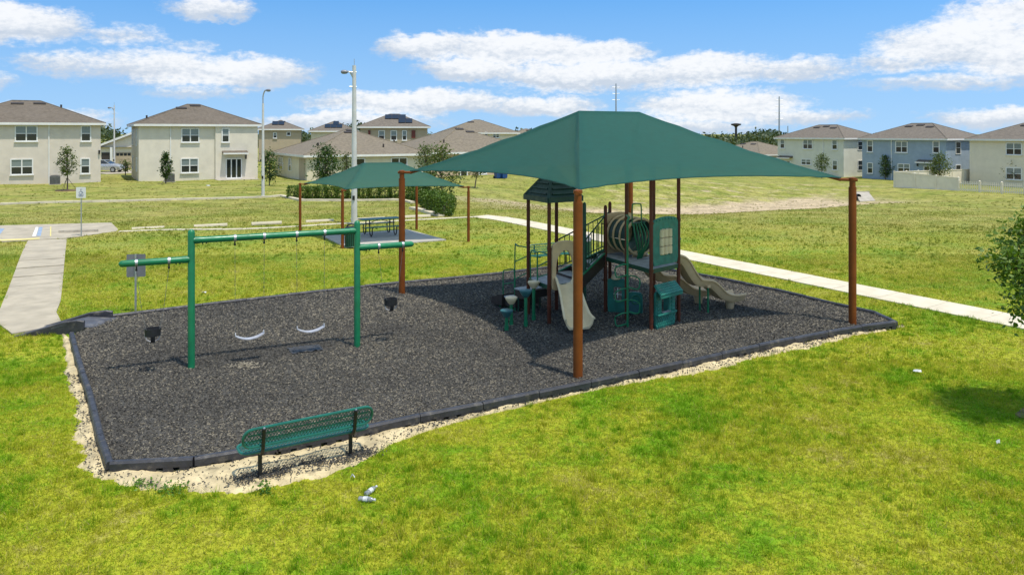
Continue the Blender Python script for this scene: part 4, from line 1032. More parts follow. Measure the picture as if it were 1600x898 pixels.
# hooped crawl tunnel on the high deck
ta, tb = V2(2.86, 20.50, 2.09), V2(3.30, 19.72, 2.09); td = (tb-ta); tl_ = td.length; td.normalize(); tsd = Vector((-td.y, td.x, 0))
def hoop(t, r, rr, mt, a0=0, a1=360, name='tunnel_hoop', parent=None):
    q = ta.lerp(tb, t); pts = [q+tsd*math.cos(R(a))*r+UP*math.sin(R(a))*r for a in np.linspace(a0, a1, 25)]
    if a1-a0 == 360: m = MB().tube(pts[:-1], rr, 7, closed=True)
    else: m = MB().tube(pts, rr, 7)
    return pp(name, m, mt, parent, smooth=True)
m = MB(); m.ring(ta-td*.02, tsd, UP, loop_out(0, 0, -.46, .46, -.52, .34, 40, .30), loop_in(0, -.04, .33, .36, 40), .05); pp('tunnel_end_panel', m, 'tandark', smooth=True)
for t in (.12, .40, .70, 1.0): hoop(t, .465, .032, 'tandark')
for a in range(196, 345, 16):                   # slats of the tunnel floor and dark side slats
    pp('tunnel_slat', MB().bar(ta+tsd*math.cos(R(a))*.435+UP*math.sin(R(a))*.435, tb+tsd*math.cos(R(a))*.45+UP*math.sin(R(a))*.45, .12, .02, (tsd*math.cos(R(a))+UP*math.sin(R(a)))), 'dkgreen')
for a in (-14, 2, 18, 34, 50, 130, 146, 162, 178):
    pp('tunnel_slat', MB().bar(ta+tsd*math.cos(R(a))*.435+UP*math.sin(R(a))*.435, tb+tsd*math.cos(R(a))*.45+UP*math.sin(R(a))*.45, .14, .015, (tsd*math.cos(R(a))+UP*math.sin(R(a)))), 'roofgreen')
# bundle of curved green bars that closes the corner of the high deck
cb = V2(3.22, 19.55)
for k in range(5):
    w = (k-2)*.075; pts = [cb+g1*(w*1.4)+UP*2.46, cb+g1*(w*1.9)+nrm*.10+UP*2.2, cb+g1*(w*1.6)+nrm*.13+UP*1.95, cb+g1*(w*.8)+nrm*.08+UP*1.72, cb+g1*(w*.45)+UP*1.48]
    pp('curved_bar', MB().tube(spline(pts, 4), .020, 6), 'green', smooth=True)
pp('bar_collar', MB().tube([cb-g1*.18+UP*1.47, cb+g1*.18+UP*1.47], .035, 8), 'green', smooth=True); pp('bar_top_rail', MB().tube([cb-g1*.26+UP*2.47, cb+g1*.3+UP*2.47], .02, 8), 'dkgreen', smooth=True)
pp('grab_loop', MB().tube(spline([V2(3.02, 19.3, 2.42), V2(3.02, 19.3, 2.9), V2(3.06, 19.3, 2.97), V2(3.2, 19.32, 2.97), V2(3.25, 19.32, 2.9), V2(3.25, 19.32, 2.42)], 3), .018, 6), 'green', smooth=True)

# loop-pole climber in front of the high deck
cp = P(980.5, 511, MZ); cp0 = V2(cp.x, cp.y)
pole = pp('climber_pole', MB().tube([cp0+UP*(MZ-.2), cp0+UP*2.66, cp0+UP*2.72+Vector((.06, .12, 0)), V2(ph.x, ph.y, 2.72)], .028, 8), 'green', smooth=True)
for k in range(5):
    z = .45+.29*k; s = 1 if k % 2 else -1; v = Vector((1, .15, 0)).normalized()*s; w = Vector((-v.y, v.x, 0))
    pts = [cp0+UP*z, cp0+v*.10+w*.03+UP*(z+.02), cp0+v*.26+w*.05+UP*(z-.03), cp0+v*.30-w*.02+UP*(z-.10), cp0+v*.29+UP*(z-.25), cp0+v*.22-w*.02+UP*(z-.30), cp0+UP*(z-.24)]
    pp('climber_loop', MB().tube(spline(pts, 3), .017, 6), 'green', pole, smooth=True)

# ground-level activity panels under the high deck
q0 = V2(pe.x+.05, pe.y-.02); ed = (ph-pe); ed.z = 0; ed.normalize(); en = Vector((ed.y, -ed.x, 0)); ed = Vector((.93, -.36, 0)).normalized()
m = MB(); m.ring(q0+ed*.25, ed, UP, loop_out(0, .62, -.24, .24, MZ+.02, .98, 36, .04), loop_in(.02, .62, .11, .17, 36, False), .05); ap = pp('activity_panel', m, 'teal', smooth=True)
m = MB(); m.bar(q0+ed*.16+UP*.60, q0+ed*.40+UP*.60, .02, .012); m.bar(q0+ed*.27+UP*.5, q0+ed*.27+UP*.76, .02, .012); pp('window_grille', m, 'white', ap)
m = MB(); m.lathe([(.12, 0), (.12, .06), (.09, .12), (.03, .15)], 12, q0+ed*.22+UP*.99); pp('tan_dome', m, 'tan', ap, smooth=True)
m = MB(); m.ring(q0+ed*.72+Vector((.02, .1, 0)), ed, UP, loop_out(0, .42, -.19, .19, MZ+.02, .60, 36, .10), loop_in(0, .36, .10, .10, 36), .06); a2 = pp('activity_panel', m, 'teal', smooth=True)
m = MB(); m.lathe([(.17, -.02), (.18, 0), (.17, .02)], 18, q0+ed*.66+UP*.32-Vector((0, .12, 0)), (.1, -1, .1)); pp('play_wheel', m, 'tealblue', a2, smooth=True)
m = MB(); m.tube([q0+ed*.72+UP*.52+Vector((math.cos(R(a))*.11, -.12, math.sin(R(a))*.11)) for a in range(0, 360, 24)], .014, 6, closed=True); pp('steering_wheel', m, 'green', a2, smooth=True)

# transfer steps and looped handrails on the back-left side of the low tower
bkd = Vector((-.62, .785, 0)).normalized(); wv = (pc-pa); wv.z = 0; ww = wv.length; wv.normalize(); mid = (pa+pc)/2; mid = V2(mid.x, mid.y)
for k, (z, d0, d1) in enumerate(((.74, .05, .48), (.46, .46, .92))):
    m = MB(); q = mid+bkd*((d0+d1)/2)-wv*.12; m.box(q+UP*(z-.02), (d1-d0, ww*.95, .04), math.atan2(bkd.y, bkd.x)); pp('transfer_step', m, 'deck', bevel=.006)
    m = MB(); m.box(q+UP*(z-.14)+bkd*.0, (d1-d0-.02, ww*.90, .20), math.atan2(bkd.y, bkd.x)); pp('step_box', m, 'stepbrown')
    for s in (-1, 1): pp('step_leg', MB().tube([q+wv*s*ww*.38+bkd*.12+UP*(MZ-.15), q+wv*s*ww*.38+bkd*.12+UP*(z-.2)], .022, 6), 'dkgreen')
m = MB(); q = mid+bkd*1.15-wv*.18
m.add([q-wv*.42+bkd*-.25+UP*.50, q+wv*.42+bkd*-.25+UP*.50, q+wv*.42+bkd*.22+UP*.36, q-wv*.42+bkd*.22+UP*.36, q-wv*.42+bkd*-.25+UP*.2, q+wv*.42+bkd*-.25+UP*.2, q+wv*.42+bkd*.22+UP*.2, q-wv*.42+bkd*.22+UP*.2],
      [(0, 1, 2, 3), (4, 7, 6, 5), (0, 4, 5, 1), (1, 5, 6, 2), (2, 6, 7, 3), (3, 7, 4, 0)]); pp('transfer_step', m, 'stepbrown')
for s in (-1, 1): pp('step_leg', MB().tube([q+wv*s*.3+UP*(MZ-.1), q+wv*s*.3+UP*.22], .022, 6), 'green')
def loop_rail(a, b, z0, z1, name='handrail'):
    return pp(name, MB().tube(spline([a+UP*z0, a+UP*(z1-.1), a.lerp(b, .2)+UP*z1, b+UP*z1, b+UP*(z1-.02)], 3), .019, 6), 'green', smooth=True)
a_ = V2(pa.x, pa.y); ao = a_+bkd*.52-wv*.02
loop_rail(ao, a_, MZ-.05, 1.82); pp('handrail', MB().tube([ao+UP*1.40, a_+UP*1.62], .015, 6), 'green'); pp('handrail', MB().tube([ao+UP*.95, a_+UP*1.2], .015, 6), 'green')
b_ = V2(pb.x, pb.y); bo = a_.lerp(b_, .45)
loop_rail(bo, b_, D1, 1.80); pp('handrail', MB().tube([bo+UP*1.42, b_+UP*1.66], .015, 6), 'green'); pp('handrail', MB().tube([bo+UP*1.15, b_+UP*1.34], .015, 6), 'green')
c_ = a_.lerp(b_, .12); pp('handrail', MB().tube(spline([c_+UP*D1, c_+UP*1.70, c_+Vector((.1, -.2, 1.78)), bo-Vector((.02, -.02, 0))+UP*1.76], 3), .017, 6), 'green', smooth=True)
lo = mid+bkd*1.12-wv*.40
pp('grab_loop', MB().tube(spline([lo+UP*.45, lo+UP*1.0, lo+wv*.06+UP*1.08, lo+wv*.30+UP*1.08, lo+wv*.36+UP*1.0, lo+wv*.36+UP*.5], 3), .018, 6), 'green', smooth=True)
pp('grab_loop', MB().tube([lo+UP*.72, lo+wv*.36+UP*.72], .015, 6), 'green')

# stepping pods
for (bx, by), ztop, mt, lab in (((834, 500), 1.08, 'tan', 'tallest tan stepping pod on a green stem beside the low tower'), ((821.5, 510), .99, 'tealblue', 'taller dark teal stepping pod on a green stem beside the low tower'),
                               ((799, 508), .80, 'tan', 'shorter tan stepping pod behind the lowest teal pod'), ((791.5, 516), .60, 'tealblue', 'lowest dark teal stepping pod at the front left of the play structure')):
    b0 = P(bx, by, MZ); po = thing('stepping_pod', lab, 'stepping pod', b0, group='stepping pods')
    m = MB(); m.tube([b0-UP*.2, b0+UP*(ztop-MZ-.13)], .042, 10); wpart('stem', m, M['green'], po, smooth=True)
    m = MB(); m.tube([b0, b0+UP*.13], .052, 10); wpart('stem_sleeve', m, M['green'], po, smooth=True)
    m = MB(); m.lathe([(.055, -.17), (.085, -.14), (.135, -.06), (.15, -.03), (.15, -.005), (.13, .008), (.06, .012)], 16, V2(b0.x, b0.y, ztop)); wpart('pod_top', m, M[mt], po, smooth=True)

# ------------------------------------------------------------------ houses
class House:
    """local frame: x along the wall facing the playground, y into the house; origin at the left foot of that wall"""
    def __init__(s, label, org, rz, W, D, H, wall, roof='shingle', rise=.40, over=.42, gable=False, z=None, name='house'):
        s.W, s.D, s.H, s.rz = W, D, H, rz; s.c, s.sn = math.cos(rz), math.sin(rz)
        cs = [(org[0]+s.c*a-s.sn*b, org[1]+s.sn*a+s.c*b) for a in (0, W) for b in (0, D)]
        s.z = min(TZ(*q) for q in cs)-.05 if z is None else z
        s.org = Vector((org[0], org[1], s.z)); s.t = thing(name, label, 'house', s.org, rz)
        m = MB(); m.box((W/2, D/2, H/2-.25), (W, D, H+.5)); s.wall = m.build('wall', M[wall], s.t)
        k = over; e0, e1, f0, f1 = -k, W+k, -k, D+k; w, d = e1-e0, f1-f0
        if gable:
            hgt = w/2*rise; m = MB(); r0 = (W/2, f0, H+hgt); r1 = (W/2, f1, H+hgt)
            m.add([(e0, f0, H), (e1, f0, H), (e1, f1, H), (e0, f1, H), r0, r1], [(0, 4, 5, 3), (1, 2, 5, 4), (0, 3, 2, 1)]); s.roof = m.build('roof', M[roof], s.t)
            m = MB(); m.add([(0, .03, H), (W, .03, H), (W/2, .03, H+W/2*rise)], [(0, 1, 2)]); m.build('gable_wall', M[wall], s.t)
            for a in (e0, e1):
                m = MB(); m.bar((a, f0, H-.02), (W/2, f0, H+hgt-.02), .06, .26); m.build('barge_board', M['white'], s.t)
        else:
            hgt = min(w, d)/2*rise
            if w >= d: r0 = (e0+d/2, (f0+f1)/2, H+hgt); r1 = (e1-d/2, (f0+f1)/2, H+hgt); fs = [(0, 1, 5, 4), (1, 2, 5), (2, 3, 4, 5), (3, 0, 4)]
            else: r0 = ((e0+e1)/2, f0+w/2, H+hgt); r1 = ((e0+e1)/2, f1-w/2, H+hgt); fs = [(0, 1, 4), (1, 2, 5, 4), (2, 3, 5), (3, 0, 4, 5)]
            m = MB(); m.add([(e0, f0, H), (e1, f0, H), (e1, f1, H), (e0, f1, H), r0, r1], fs+[(3, 2, 1, 0)]); s.roof = m.build('roof', M[roof], s.t)
            m = MB(); m.tube([r0, r1], .07, 6)
            for a, b in (((e0, f0, H), r0), ((e1, f0, H), r0 if w < d else r1), ((e1, f1, H), r1), ((e0, f1, H), r1 if w < d else r0)): m.tube([a, b], .06, 6)
            m.build('ridge_cap', M[roof], s.roof)
        s.hgt = hgt; s.rise = rise; s.over = over
        m = MB()
        for a, b in (((e0, f0), (e1, f0)), ((e1, f0), (e1, f1)), ((e0, f1), (e1, f1)), ((e0, f0), (e0, f1))):
            if gable and a[1] == b[1]: continue
            m.bar((*a, H-.11), (*b, H-.11), .05, .22)
        m.build('fascia', M['white'], s.t)
    def x(s, px):
        r = (px-800)/FPX; return (r*s.org.y-s.org.x)/(s.c-r*s.sn)
    def zy(s, px, py):
        yy = s.org.y+s.sn*s.x(px); return CAMZ-(py-HZ)*yy/FPX-s.z
    def sx(s, px):
        """distance back along the left side wall"""
        r = (px-800)/FPX; return (r*s.org.y-s.org.x)/(-s.sn-r*s.c)
    def rx(s, px):
        """distance back along the right side wall"""
        ox, oy = s.org.x+s.c*s.W, s.org.y+s.sn*s.W; r = (px-800)/FPX; return (r*oy-ox)/(-s.sn-r*s.c)
    def window(s, x0, x1, z0, z1, cols=2, rows=2, face='front', name='window', blind=True, y=0.):
        def Tf(u, o, z):
            if face == 'front': return Vector((u, y-o, z))
            if face == 'left': return Vector((-o, u, z))
            return Vector((s.W+o, u, z))
        def bx(u0, u1, o0, o1, a, b):
            p = [Tf(u, o, z) for z in (a, b) for o in (o0, o1) for u in (u0, u1)]
            return p, [(0, 2, 3, 1), (4, 5, 7, 6), (0, 1, 5, 4), (1, 3, 7, 5), (3, 2, 6, 7), (2, 0, 4, 6)]
        m = MB(); fw = .075
        for a in (bx(x0-.03, x0+fw, -.02, .07, z0, z1), bx(x1-fw, x1+.03, -.02, .07, z0, z1), bx(x0+fw, x1-fw, -.02, .068, z1-fw, z1+.03), bx(x0+fw, x1-fw, -.02, .068, z0-.02, z0+fw)): m.add(*a)
        for k in range(1, cols): u = x0+(x1-x0)*k/cols; m.add(*bx(u-.05, u+.05, -.02, .062, z0+fw, z1-fw))
        wn = m.build(name, M['white'], s.t)
        for k in range(cols):
            a0 = x0+(x1-x0)*k/cols+.05; a1 = x0+(x1-x0)*(k+1)/cols-.05
            if rows == 2: m = MB(); zc = (z0+z1)/2; m.add(*bx(a0, a1, -.02, .050, zc-.03, zc+.03)); m.build('sash_bar', M['white'], wn)
            for r in range(rows):
                b0 = z0+(z1-z0)*r/rows+.03; b1 = z0+(z1-z0)*(r+1)/rows-.03
                m = MB(); m.add(*bx(a0, a1, -.03, .012, b0, b1)); m.build('pane', M['glassup' if (blind and r == rows-1 and rows == 2) else 'glass'], wn)
        if face == 'front': m = MB(); m.box(((x0+x1)/2, y-.07, z0-.05), (x1-x0+.16, .16, .07)); m.build('sill', M['white'], wn)
        return wn
    def win_px(s, x0, x1, y0, y1, cols=2, rows=2, **k):
        c = (x0+x1)/2; return s.window(s.x(x0), s.x(x1), s.zy(c, y1), s.zy(c, y0), cols, rows, **k)
    def xat(s, px, yy):
        r = (px-800)/FPX; return (r*(s.org.y+s.c*yy)-(s.org.x-s.sn*yy))/(s.c-r*s.sn)
    def on_slope(s, x, f, px=True):
        """a point on the roof slope facing the playground, fraction f up it; x is a photo column or a local coordinate"""
        half = min(s.W, s.D)/2+s.over; yy = -s.over+half*f
        if px: x = s.xat(x, yy)
        lo = -s.over+half*f+.5; hi = s.W+s.over-half*f-.5
        if lo > hi: lo = hi = s.W/2
        return min(max(x, lo), hi), yy, s.H+(yy+s.over)*s.rise
    def vents(s, spots, px=True):
        for x, f in spots:
            x, yy, z = s.on_slope(x, f, px)
            m = MB(); m.box((x, yy, z+.05), (1.05, .40, .12), M=Matrix.Rotation(math.atan(s.rise), 3, 'X')); m.build('roof_vent', M['vent'], s.roof, bevel=.02)
    def stack(s, x, y):
        f = min(y+s.over, x+s.over, s.W+s.over-x); z = s.H+f*s.rise; m = MB(); m.tube([(x, y, z-.1), (x, y, z+.35)], .09, 8); m.build('vent_pipe', M['vent'], s.roof)
    def downspout(s, x, y=0.):
        m = MB(); m.box((x, y-.05, s.H/2-.1), (.09, .07, s.H-.2)); m.build('downspout', M['white'], s.t)
    def lamp(s, x, z, y=0.):
        m = MB(); m.box((x, y-.09, z), (.13, .16, .30)); m.box((x, y-.09, z+.18), (.17, .2, .06)); m.build('wall_lamp', M['black'], s.t)
    def hood(s, x0, x1, z, out=.75):
        m = MB(); m.add([(x0, -.02, z+.32), (x1, -.02, z+.32), (x1, -out, z), (x0, -out, z), (x0, -.02, z), (x1, -.02, z)], [(0, 1, 2, 3), (0, 3, 4), (1, 5, 2), (3, 2, 5, 4)]); h = m.build('door_hood', M['shingle'], s.t)
        m = MB(); m.bar((x0, -out-.02, z-.04), (x1, -out-.02, z-.04), .05, .16); m.build('hood_fascia', M['white'], h)
    def slider(s, x0, x1, z1, n=3):
        wn = s.window(x0, x1, .12, z1, n, 1, name='sliding_door', blind=False)
        m = MB(); m.box(((x0+x1)/2, -.09, .06), (x1-x0+.3, .2, .12)); m.build('threshold', M['rockwhite'], s.t); return wn
def ac_unit(label, p, rz, z=None):
    p = Vector(p); p.z = TZ(p.x, p.y) if z is None else z; a = thing('air_conditioner', label, 'air conditioner', p, rz)
    m = MB(); m.box((0, 0, .42), (.85, .85, .82)); m.build('casing', M['acgrey'], a, bevel=.03)
    for k in range(9):
        m = MB(); m.box((0, -.43, .10+.08*k), (.80, .03, .03)); m.build('louvre', M['acgrey'], a)
    m = MB(); m.lathe([(.36, .83), (.36, .86), (.1, .88)], 14); m.build('fan_guard', M['black'], a); m = MB(); m.box((0, 0, .0), (1., 1., .1)); m.build('pad', M['rockwhite'], a)
    return a
A30 = R(30)
# two-storey grey-beige house at the far left
ax = Vector((-39.9, 74.5)); hA = House('two-storey grey-beige stucco house cut by the left edge of the picture', (ax.x-12.6*.866, ax.y-12.6*.5), A30, 12.6, 10.2, 5.75, 'stuccoA', z=-.03)
hA.win_px(23.5, 58.5, 196.5, 221); hA.win_px(126.5, 142, 196.5, 221, 1); hA.win_px(16.5, 51.5, 248.5, 273); hA.win_px(126, 140.5, 247.5, 271.5, 1)
hA.downspout(hA.x(76.5)); hA.vents([(27, .84), (62, .86)]); hA.lamp(hA.W-.12, 2.9); hA.stack(hA.x(95), 4.2)
ac_unit('grey air conditioner against the wall of the leftmost house', P(86, 287.5), A30)
# second two-storey house
hB = House('two-storey cream-grey stucco house with a sliding door, left of the light pole', (-36.55, 75.2), A30, 11.25, 10., 5.68, 'stuccoB', z=-.04)
hB.win_px(283.5, 311, 200.5, 222.5); hB.win_px(346, 357.5, 200.5, 222.5, 1); hB.win_px(282.5, 310, 247.5, 270)
m = MB(); xs_ = hB.x(336); m.box(((xs_+hB.W)/2+.006, -.11, hB.H/2-.16), (hB.W-xs_, .2, hB.H-.12)); m.build('wall_projection', M['stuccoB'], hB.t)
for ch in [c for c in hB.t.children if c.name.startswith('window')]:
    if ch.bound_box[0][0] > xs_-.2: ch.location.y = -.212
sd_ = hB.slider(hB.x(352.5), hB.x(377), 2.15); sd_.location.y = -.212; hB.hood(hB.x(346.5), hB.x(385.5), 2.72, .95); hB.lamp(hB.x(383.5), 2.25, -.2); hB.downspout(hB.x(266.5))
for a, b in ((205.5, 208.5), (211, 214.5)):
    u0, u1 = sorted((hB.sx(a), hB.sx(b))); u0, u1 = max(.8, u0), min(9, u1); hB.window(u0, min(u0+1.2, 9.2), 3.5, 5.1, 1, 2, 'left'); hB.window(u0, min(u0+1.2, 9.2), .9, 2.3, 1, 2, 'left')
hB.vents([(274, .78), (305, .92)]); hB.stack(1.1, 4.9)
m = MB(); m.box((hB.x(366), -1.4, .03), (4.0, 2.4, .12)); m.build('patio_slab', M['rockwhite'], hB.t)
ac_unit('grey air conditioner half hidden by a slim tree beside the second house', P(265, 284), A30)
# garage house, car and driveway seen between them
hG = House('white gabled house with a panelled garage door seen between two beige houses', (-55.5, 103), R(18), 9.5, 9, 2.9, 'creamy', 'shingle', .42, gable=True)
gx0, gx1 = hG.x(181), hG.x(205)
g = MB(); g.box(((gx0+gx1)/2, -.03, 1.1), (gx1-gx0, .10, 2.2)); gd = g.build('garage_door', M['tanwall'], hG.t)
for r in range(3):
    m = MB(); m.box(((gx0+gx1)/2, -.085, .38+.55*r), (gx1-gx0-.1, .02, .46)); m.build('door_panel', M['tanwall'], gd)
for k in range(4):
    m = MB(); m.box((gx0+(gx1-gx0)*(k+.5)/4, -.09, 1.92), ((gx1-gx0)/4-.12, .03, .34)); m.build('pane', M['glass'], gd)
m = MB(); m.box((hG.x(166), -.04, 1.1), (1.1, .08, 2.2)); m.build('front_door', M['vent'], hG.t)
m = MB(); m.box((hG.x(175), -.5, 1.45), (.28, .28, 2.9)); m.build('porch_column', M['white'], hG.t)
mb = MB(); mb.prism([(-50.5, 92), (-46.5, 88), (-40, 95), (-45, 108)], .02, .06); tag(mb.build('driveway', M['concrete']), kind='structure')
def car(label, p, rz):
    c = thing('parked_car', label, 'car', p, rz); L = 4.6; W = .9
    side = [(-2.3, .35), (-2.28, .75), (-2.15, .98), (-1.6, 1.03), (1.0, 1.0), (1.75, .90), (2.2, .74), (2.3, .5), (2.25, .3), (1.75, .26), (-1.8, .26)]
    n = len(side); vs = [(x, s*(W-(.06 if z > .85 else (.05 if z < .4 else 0))), z) for s in (-1, 1) for x, z in side]
    m = MB(); fs = [(i, (i+1) % n, n+(i+1) % n, n+i) for i in range(n)]
    for t in tessellate_polygon([[Vector((x, z, 0)) for x, z in side]]): fs += [tuple(t), tuple(n+i for i in t)[::-1]]
    m.add(vs, fs); body = m.build('body', M['carpaint'], c, smooth=True, bevel=.03)
    m = MB(); lo = [(-1.62, .82), (1.02, .82)]; hi = [(-.95, .62), (.28, .62)]      # glazed cabin
    q = [(lo[0][0], -lo[0][1], 1.0), (lo[1][0], -lo[1][1], .98), (lo[1][0], lo[1][1], .98), (lo[0][0], lo[0][1], 1.0), (hi[0][0], -hi[0][1], 1.42), (hi[1][0], -hi[1][1], 1.42), (hi[1][0], hi[1][1], 1.42), (hi[0][0], hi[0][1], 1.42)]
    m.add(q, [(0, 1, 5, 4), (1, 2, 6, 5), (2, 3, 7, 6), (3, 0, 4, 7), (4, 5, 6, 7), (3, 2, 1, 0)]); cab = m.build('cabin_glass', M['glass'], c)
    m = MB(); m.box((-.33, 0, 1.44), (1.34, 1.28, .06)); m.build('roof_panel', M['carpaint'], c, bevel=.02)
    m = MB()
    for i, j in ((0, 4), (1, 5), (2, 6), (3, 7)): m.bar(q[i], q[j], .06, .05)
    for s in (-1, 1): m.bar((-.3, s*.83, 1.0), (-.33, s*.63, 1.42), .07, .05)
    m.build('pillar', M['carpaint'], c)
    for s in (-1, 1):
        for x in (-1.4, 1.42):
            m = MB(); m.lathe([(.20, -.1), (.31, -.1), (.33, -.05), (.33, .05), (.31, .1), (.20, .1)], 18, (x, s*(W-.06), .33), (0, 1, 0)); wl = m.build('wheel', M['tyre'], c, smooth=True)
            m = MB(); m.lathe([(.205, -.112), (.205, .112)], 14, (x, s*(W-.06), .33), (0, 1, 0)); m.build('rim', M['galv'], wl)
        m = MB(); m.box((2.19, s*.62, .70), (.14, .36, .13), 0); m.build('headlight', M['glassup'], body)
        m = MB(); m.box((-2.22, s*.66, .82), (.12, .32, .12)); m.build('tail_light', M['shutter'], body)
    return c
car('silver sedan parked between the two beige houses', (-49.1, 92.5, .06), R(2))

# low single-storey houses behind the picnic canopy
hD = House('long low cream house with a brown hip roof left of the tall concrete pole', (-20.3, 76), A30, 12.8, 13.4, 2.62, 'cream', 'shingle2', .385, z=-.06)
hD.win_px(611, 636, 246.5, 258, 2, 1); hD.win_px(553, 570, 247.5, 259, 1, 1)
for a, b in ((435.5, 442.5), (451.5, 455.5)): u0, u1 = sorted((hD.sx(a), hD.sx(b))); hD.window(u0, u1, .75, 2.15, 1, 2, 'left')
m = MB(); u0, u1 = sorted((hD.sx(468), hD.sx(477))); m.box((-.02, (u0+u1)/2, 1.1), (.08, u1-u0, 2.2)); m.build('side_door', M['tanwall'], hD.t)
hD.vents([(545, .85), (515, .93)]); hD.stack(1.8, 2.4); hD.stack(8.5, 1.4); hD.stack(10.4, 3.2)
hE = House('low house with a broad brown hip roof partly hidden by the large canopy', (-9.0, 83.2), A30, 13.5, 14, 2.72, 'peach', 'shingle2', .385)
hE.win_px(719, 730, 262, 279, 1, 1, blind=False); hE.vents([(735, .80), (705, .92)]); hE.stack(2.8, 2.2); hE.win_px(748, 760, 262, 272, 2, 1)
for i, px in enumerate((778, 787)):
    p = P(px, 279, .0); p.z = TZ(p.x, p.y); b = thing('wheelie_bin', ('left', 'right')[i]+' blue wheelie bin beside the low peach house', 'bin', p, A30, 'blue wheelie bins')
    m = MB(); m.add([(-.26, -.3, .05), (.26, -.3, .05), (.26, .3, .05), (-.26, .3, .05), (-.32, -.38, .95), (.32, -.38, .95), (.32, .38, .95), (-.32, .38, .95)], [(3, 2, 1, 0), (4, 5, 6, 7), (0, 1, 5, 4), (1, 2, 6, 5), (2, 3, 7, 6), (3, 0, 4, 7)]); m.build('bin_body', M['bluebin'], b, bevel=.02)
    m = MB(); m.box((0, 0, .99), (.7, .82, .07)); m.build('lid', M['bluebin'], b, bevel=.02)
    for s in (-1, 1): m = MB(); m.lathe([(.13, -.04), (.13, .04)], 12, (s*.3, .3, .13), (1, 0, 0)); m.build('wheel', M['tyre'], b)
def far_house(label, px0, px1, Y, H, wall, rise=.40, depth=10., roof='shingle2', rz=A30, zb=None):
    """house whose visible wall spans two photo columns at a distance of about Y metres"""
    x0 = (px0-800)/FPX*Y; c, s = math.cos(rz), math.sin(rz); r = (px1-800)/FPX; W = (r*Y-x0)/(c-r*s)
    return House(label, (x0, Y), rz, W, depth, H, wall, roof, rise, z=zb)
hF = far_house('two-storey tan house with solar panels and a red-brown shutter in the middle distance', 563, 668, 108, 5.75, 'tanwall', .42, 8, 'shingle3', R(8))
for a, b, sh in ((591.5, 601, 0), (610.5, 620, 0), (628.5, 635.5, 0)): hF.win_px(a, b, 204, 219.5, 1, 2)
for a, b in ((575.5, 579), (643, 649)): m = MB(); m.box((hF.x((a+b)/2), -.06, hF.zy(600, 210)), (hF.x(b)-hF.x(a), .08, 1.1)); m.build('shutter', M['shutter'], hF.t)
def solar(h, px0, n, f, w=1.0, l=1.65):
    """a row of n panels lying on the slope, starting at photo column px0"""
    half = min(h.W, h.D)/2+h.over; yy = -h.over+half*f; z = h.H+(yy+h.over)*h.rise; x0 = h.xat(px0, yy); lo = -h.over+half*f+.5; hi = h.W+h.over-half*f-.5
    for k in range(n):
        x = x0+w*k
        if x < lo or x > hi: continue
        m = MB(); m.box((x, yy, z+.10), (w-.04, l-.04, .05), M=Matrix.Rotation(math.atan(h.rise), 3, 'X')); m.build('solar_panel', M['solar'], h.roof)
solar(hF, 607, 4, .74); solar(hF, 628, 4, .42)
hG2 = far_house('two-storey cream house behind the broad hip roof', 692, 808, 122, 5.6, 'creamy', .36, 11, 'shingle2', R(8)); hG2.win_px(770, 780, 208.5, 215.5, 2, 2); hG2.vents([(716, .8)]); hG2.win_px(757, 762, 206, 212, 1, 1)
hH = far_house('distant tan house with a hip roof just right of the slim light pole', 404, 470, 128, 5.5, 'tanwall', .40, 7, 'shingle3', R(14)); hH.win_px(427, 432.5, 207, 216, 1, 2); hH.win_px(448, 454, 206.5, 212, 1, 1)
solar(hH, 430, 2, .62); hH.vents([(455, .8)])
hI = far_house('distant house with blue-black solar panels on its roof', 486, 556, 132, 5.2, 'cream', .42, 7.5, 'shingle3', R(10)); solar(hI, 512, 5, .45); solar(hI, 516, 4, .75)
hJ = far_house('distant house whose roof shows above the left slope of the large canopy', 790, 868, 140, 5.3, 'cream', .34, 9, 'shingle2', R(10)); hJ.vents([(826, .8)])

# right-hand row: fronts turned to the basin
RW = -R(60); zr = -1.68
def row(label, org, wall, roof='shingle3', W=12., D=7.6, H=5.70, name='house'):
    return House(label, org, RW, W, D, H, wall, roof, .42, z=zr)
hL = row('two-storey pale sage house at the left of the right-hand row', (42.2, 122.0), 'sage', D=8.6)
hM = row('two-storey slate blue house in the right-hand row', (49.7, 109.), 'blue', D=9.)
hN = row('two-storey ivory house cut by the right edge of the picture', (57.2, 96.), 'creamy', D=9.)
Cx = lambda v: 1100+v/3.2
Cy = lambda v: 120+v/3.2
for h, ws in ((hL, ((382, 404, 313, 358, 1), (496, 543, 314, 361, 2), (641, 667, 316, 364, 1), (487, 535, 412, 440, 2), (643, 668, 418, 467, 1))),
              (hM, ((817, 845, 318, 376, 1), (959, 1018, 322, 379, 2), (1145, 1178, 322, 381, 1), (818, 845, 430, 483, 1), (970, 1030, 435, 478, 2))),
              (hN, ((1511, 1590, 331, 391, 2), (1511, 1590, 455, 515, 2)))):
    for a, b, c, d, n in ws: h.win_px(Cx(a), Cx(b), Cy(c), Cy(d), n, 2)
for h, a, b, spec in ((hL, 768, 787, ((3.9, 5.2), (.9, 2.4))), (hM, 1257, 1279, ((3.7, 5.3), (1.0, 2.3)))):
    u0, u1 = sorted((h.rx(Cx(a)), h.rx(Cx(b))))
    for z0, z1 in spec: h.window(max(.5, u0), max(.5, u0)+1.15, z0, z1, 1, 2, 'right', blind=False)
hM.hood(hM.x(Cx(1072)), hM.x(Cx(1165)), 2.6, .8); hM.slider(hM.x(Cx(1100)), hM.x(Cx(1158)), 2.1, 2); hM.lamp(hM.x(Cx(1069)), 2.2); hM.downspout(hM.x(Cx(938)))
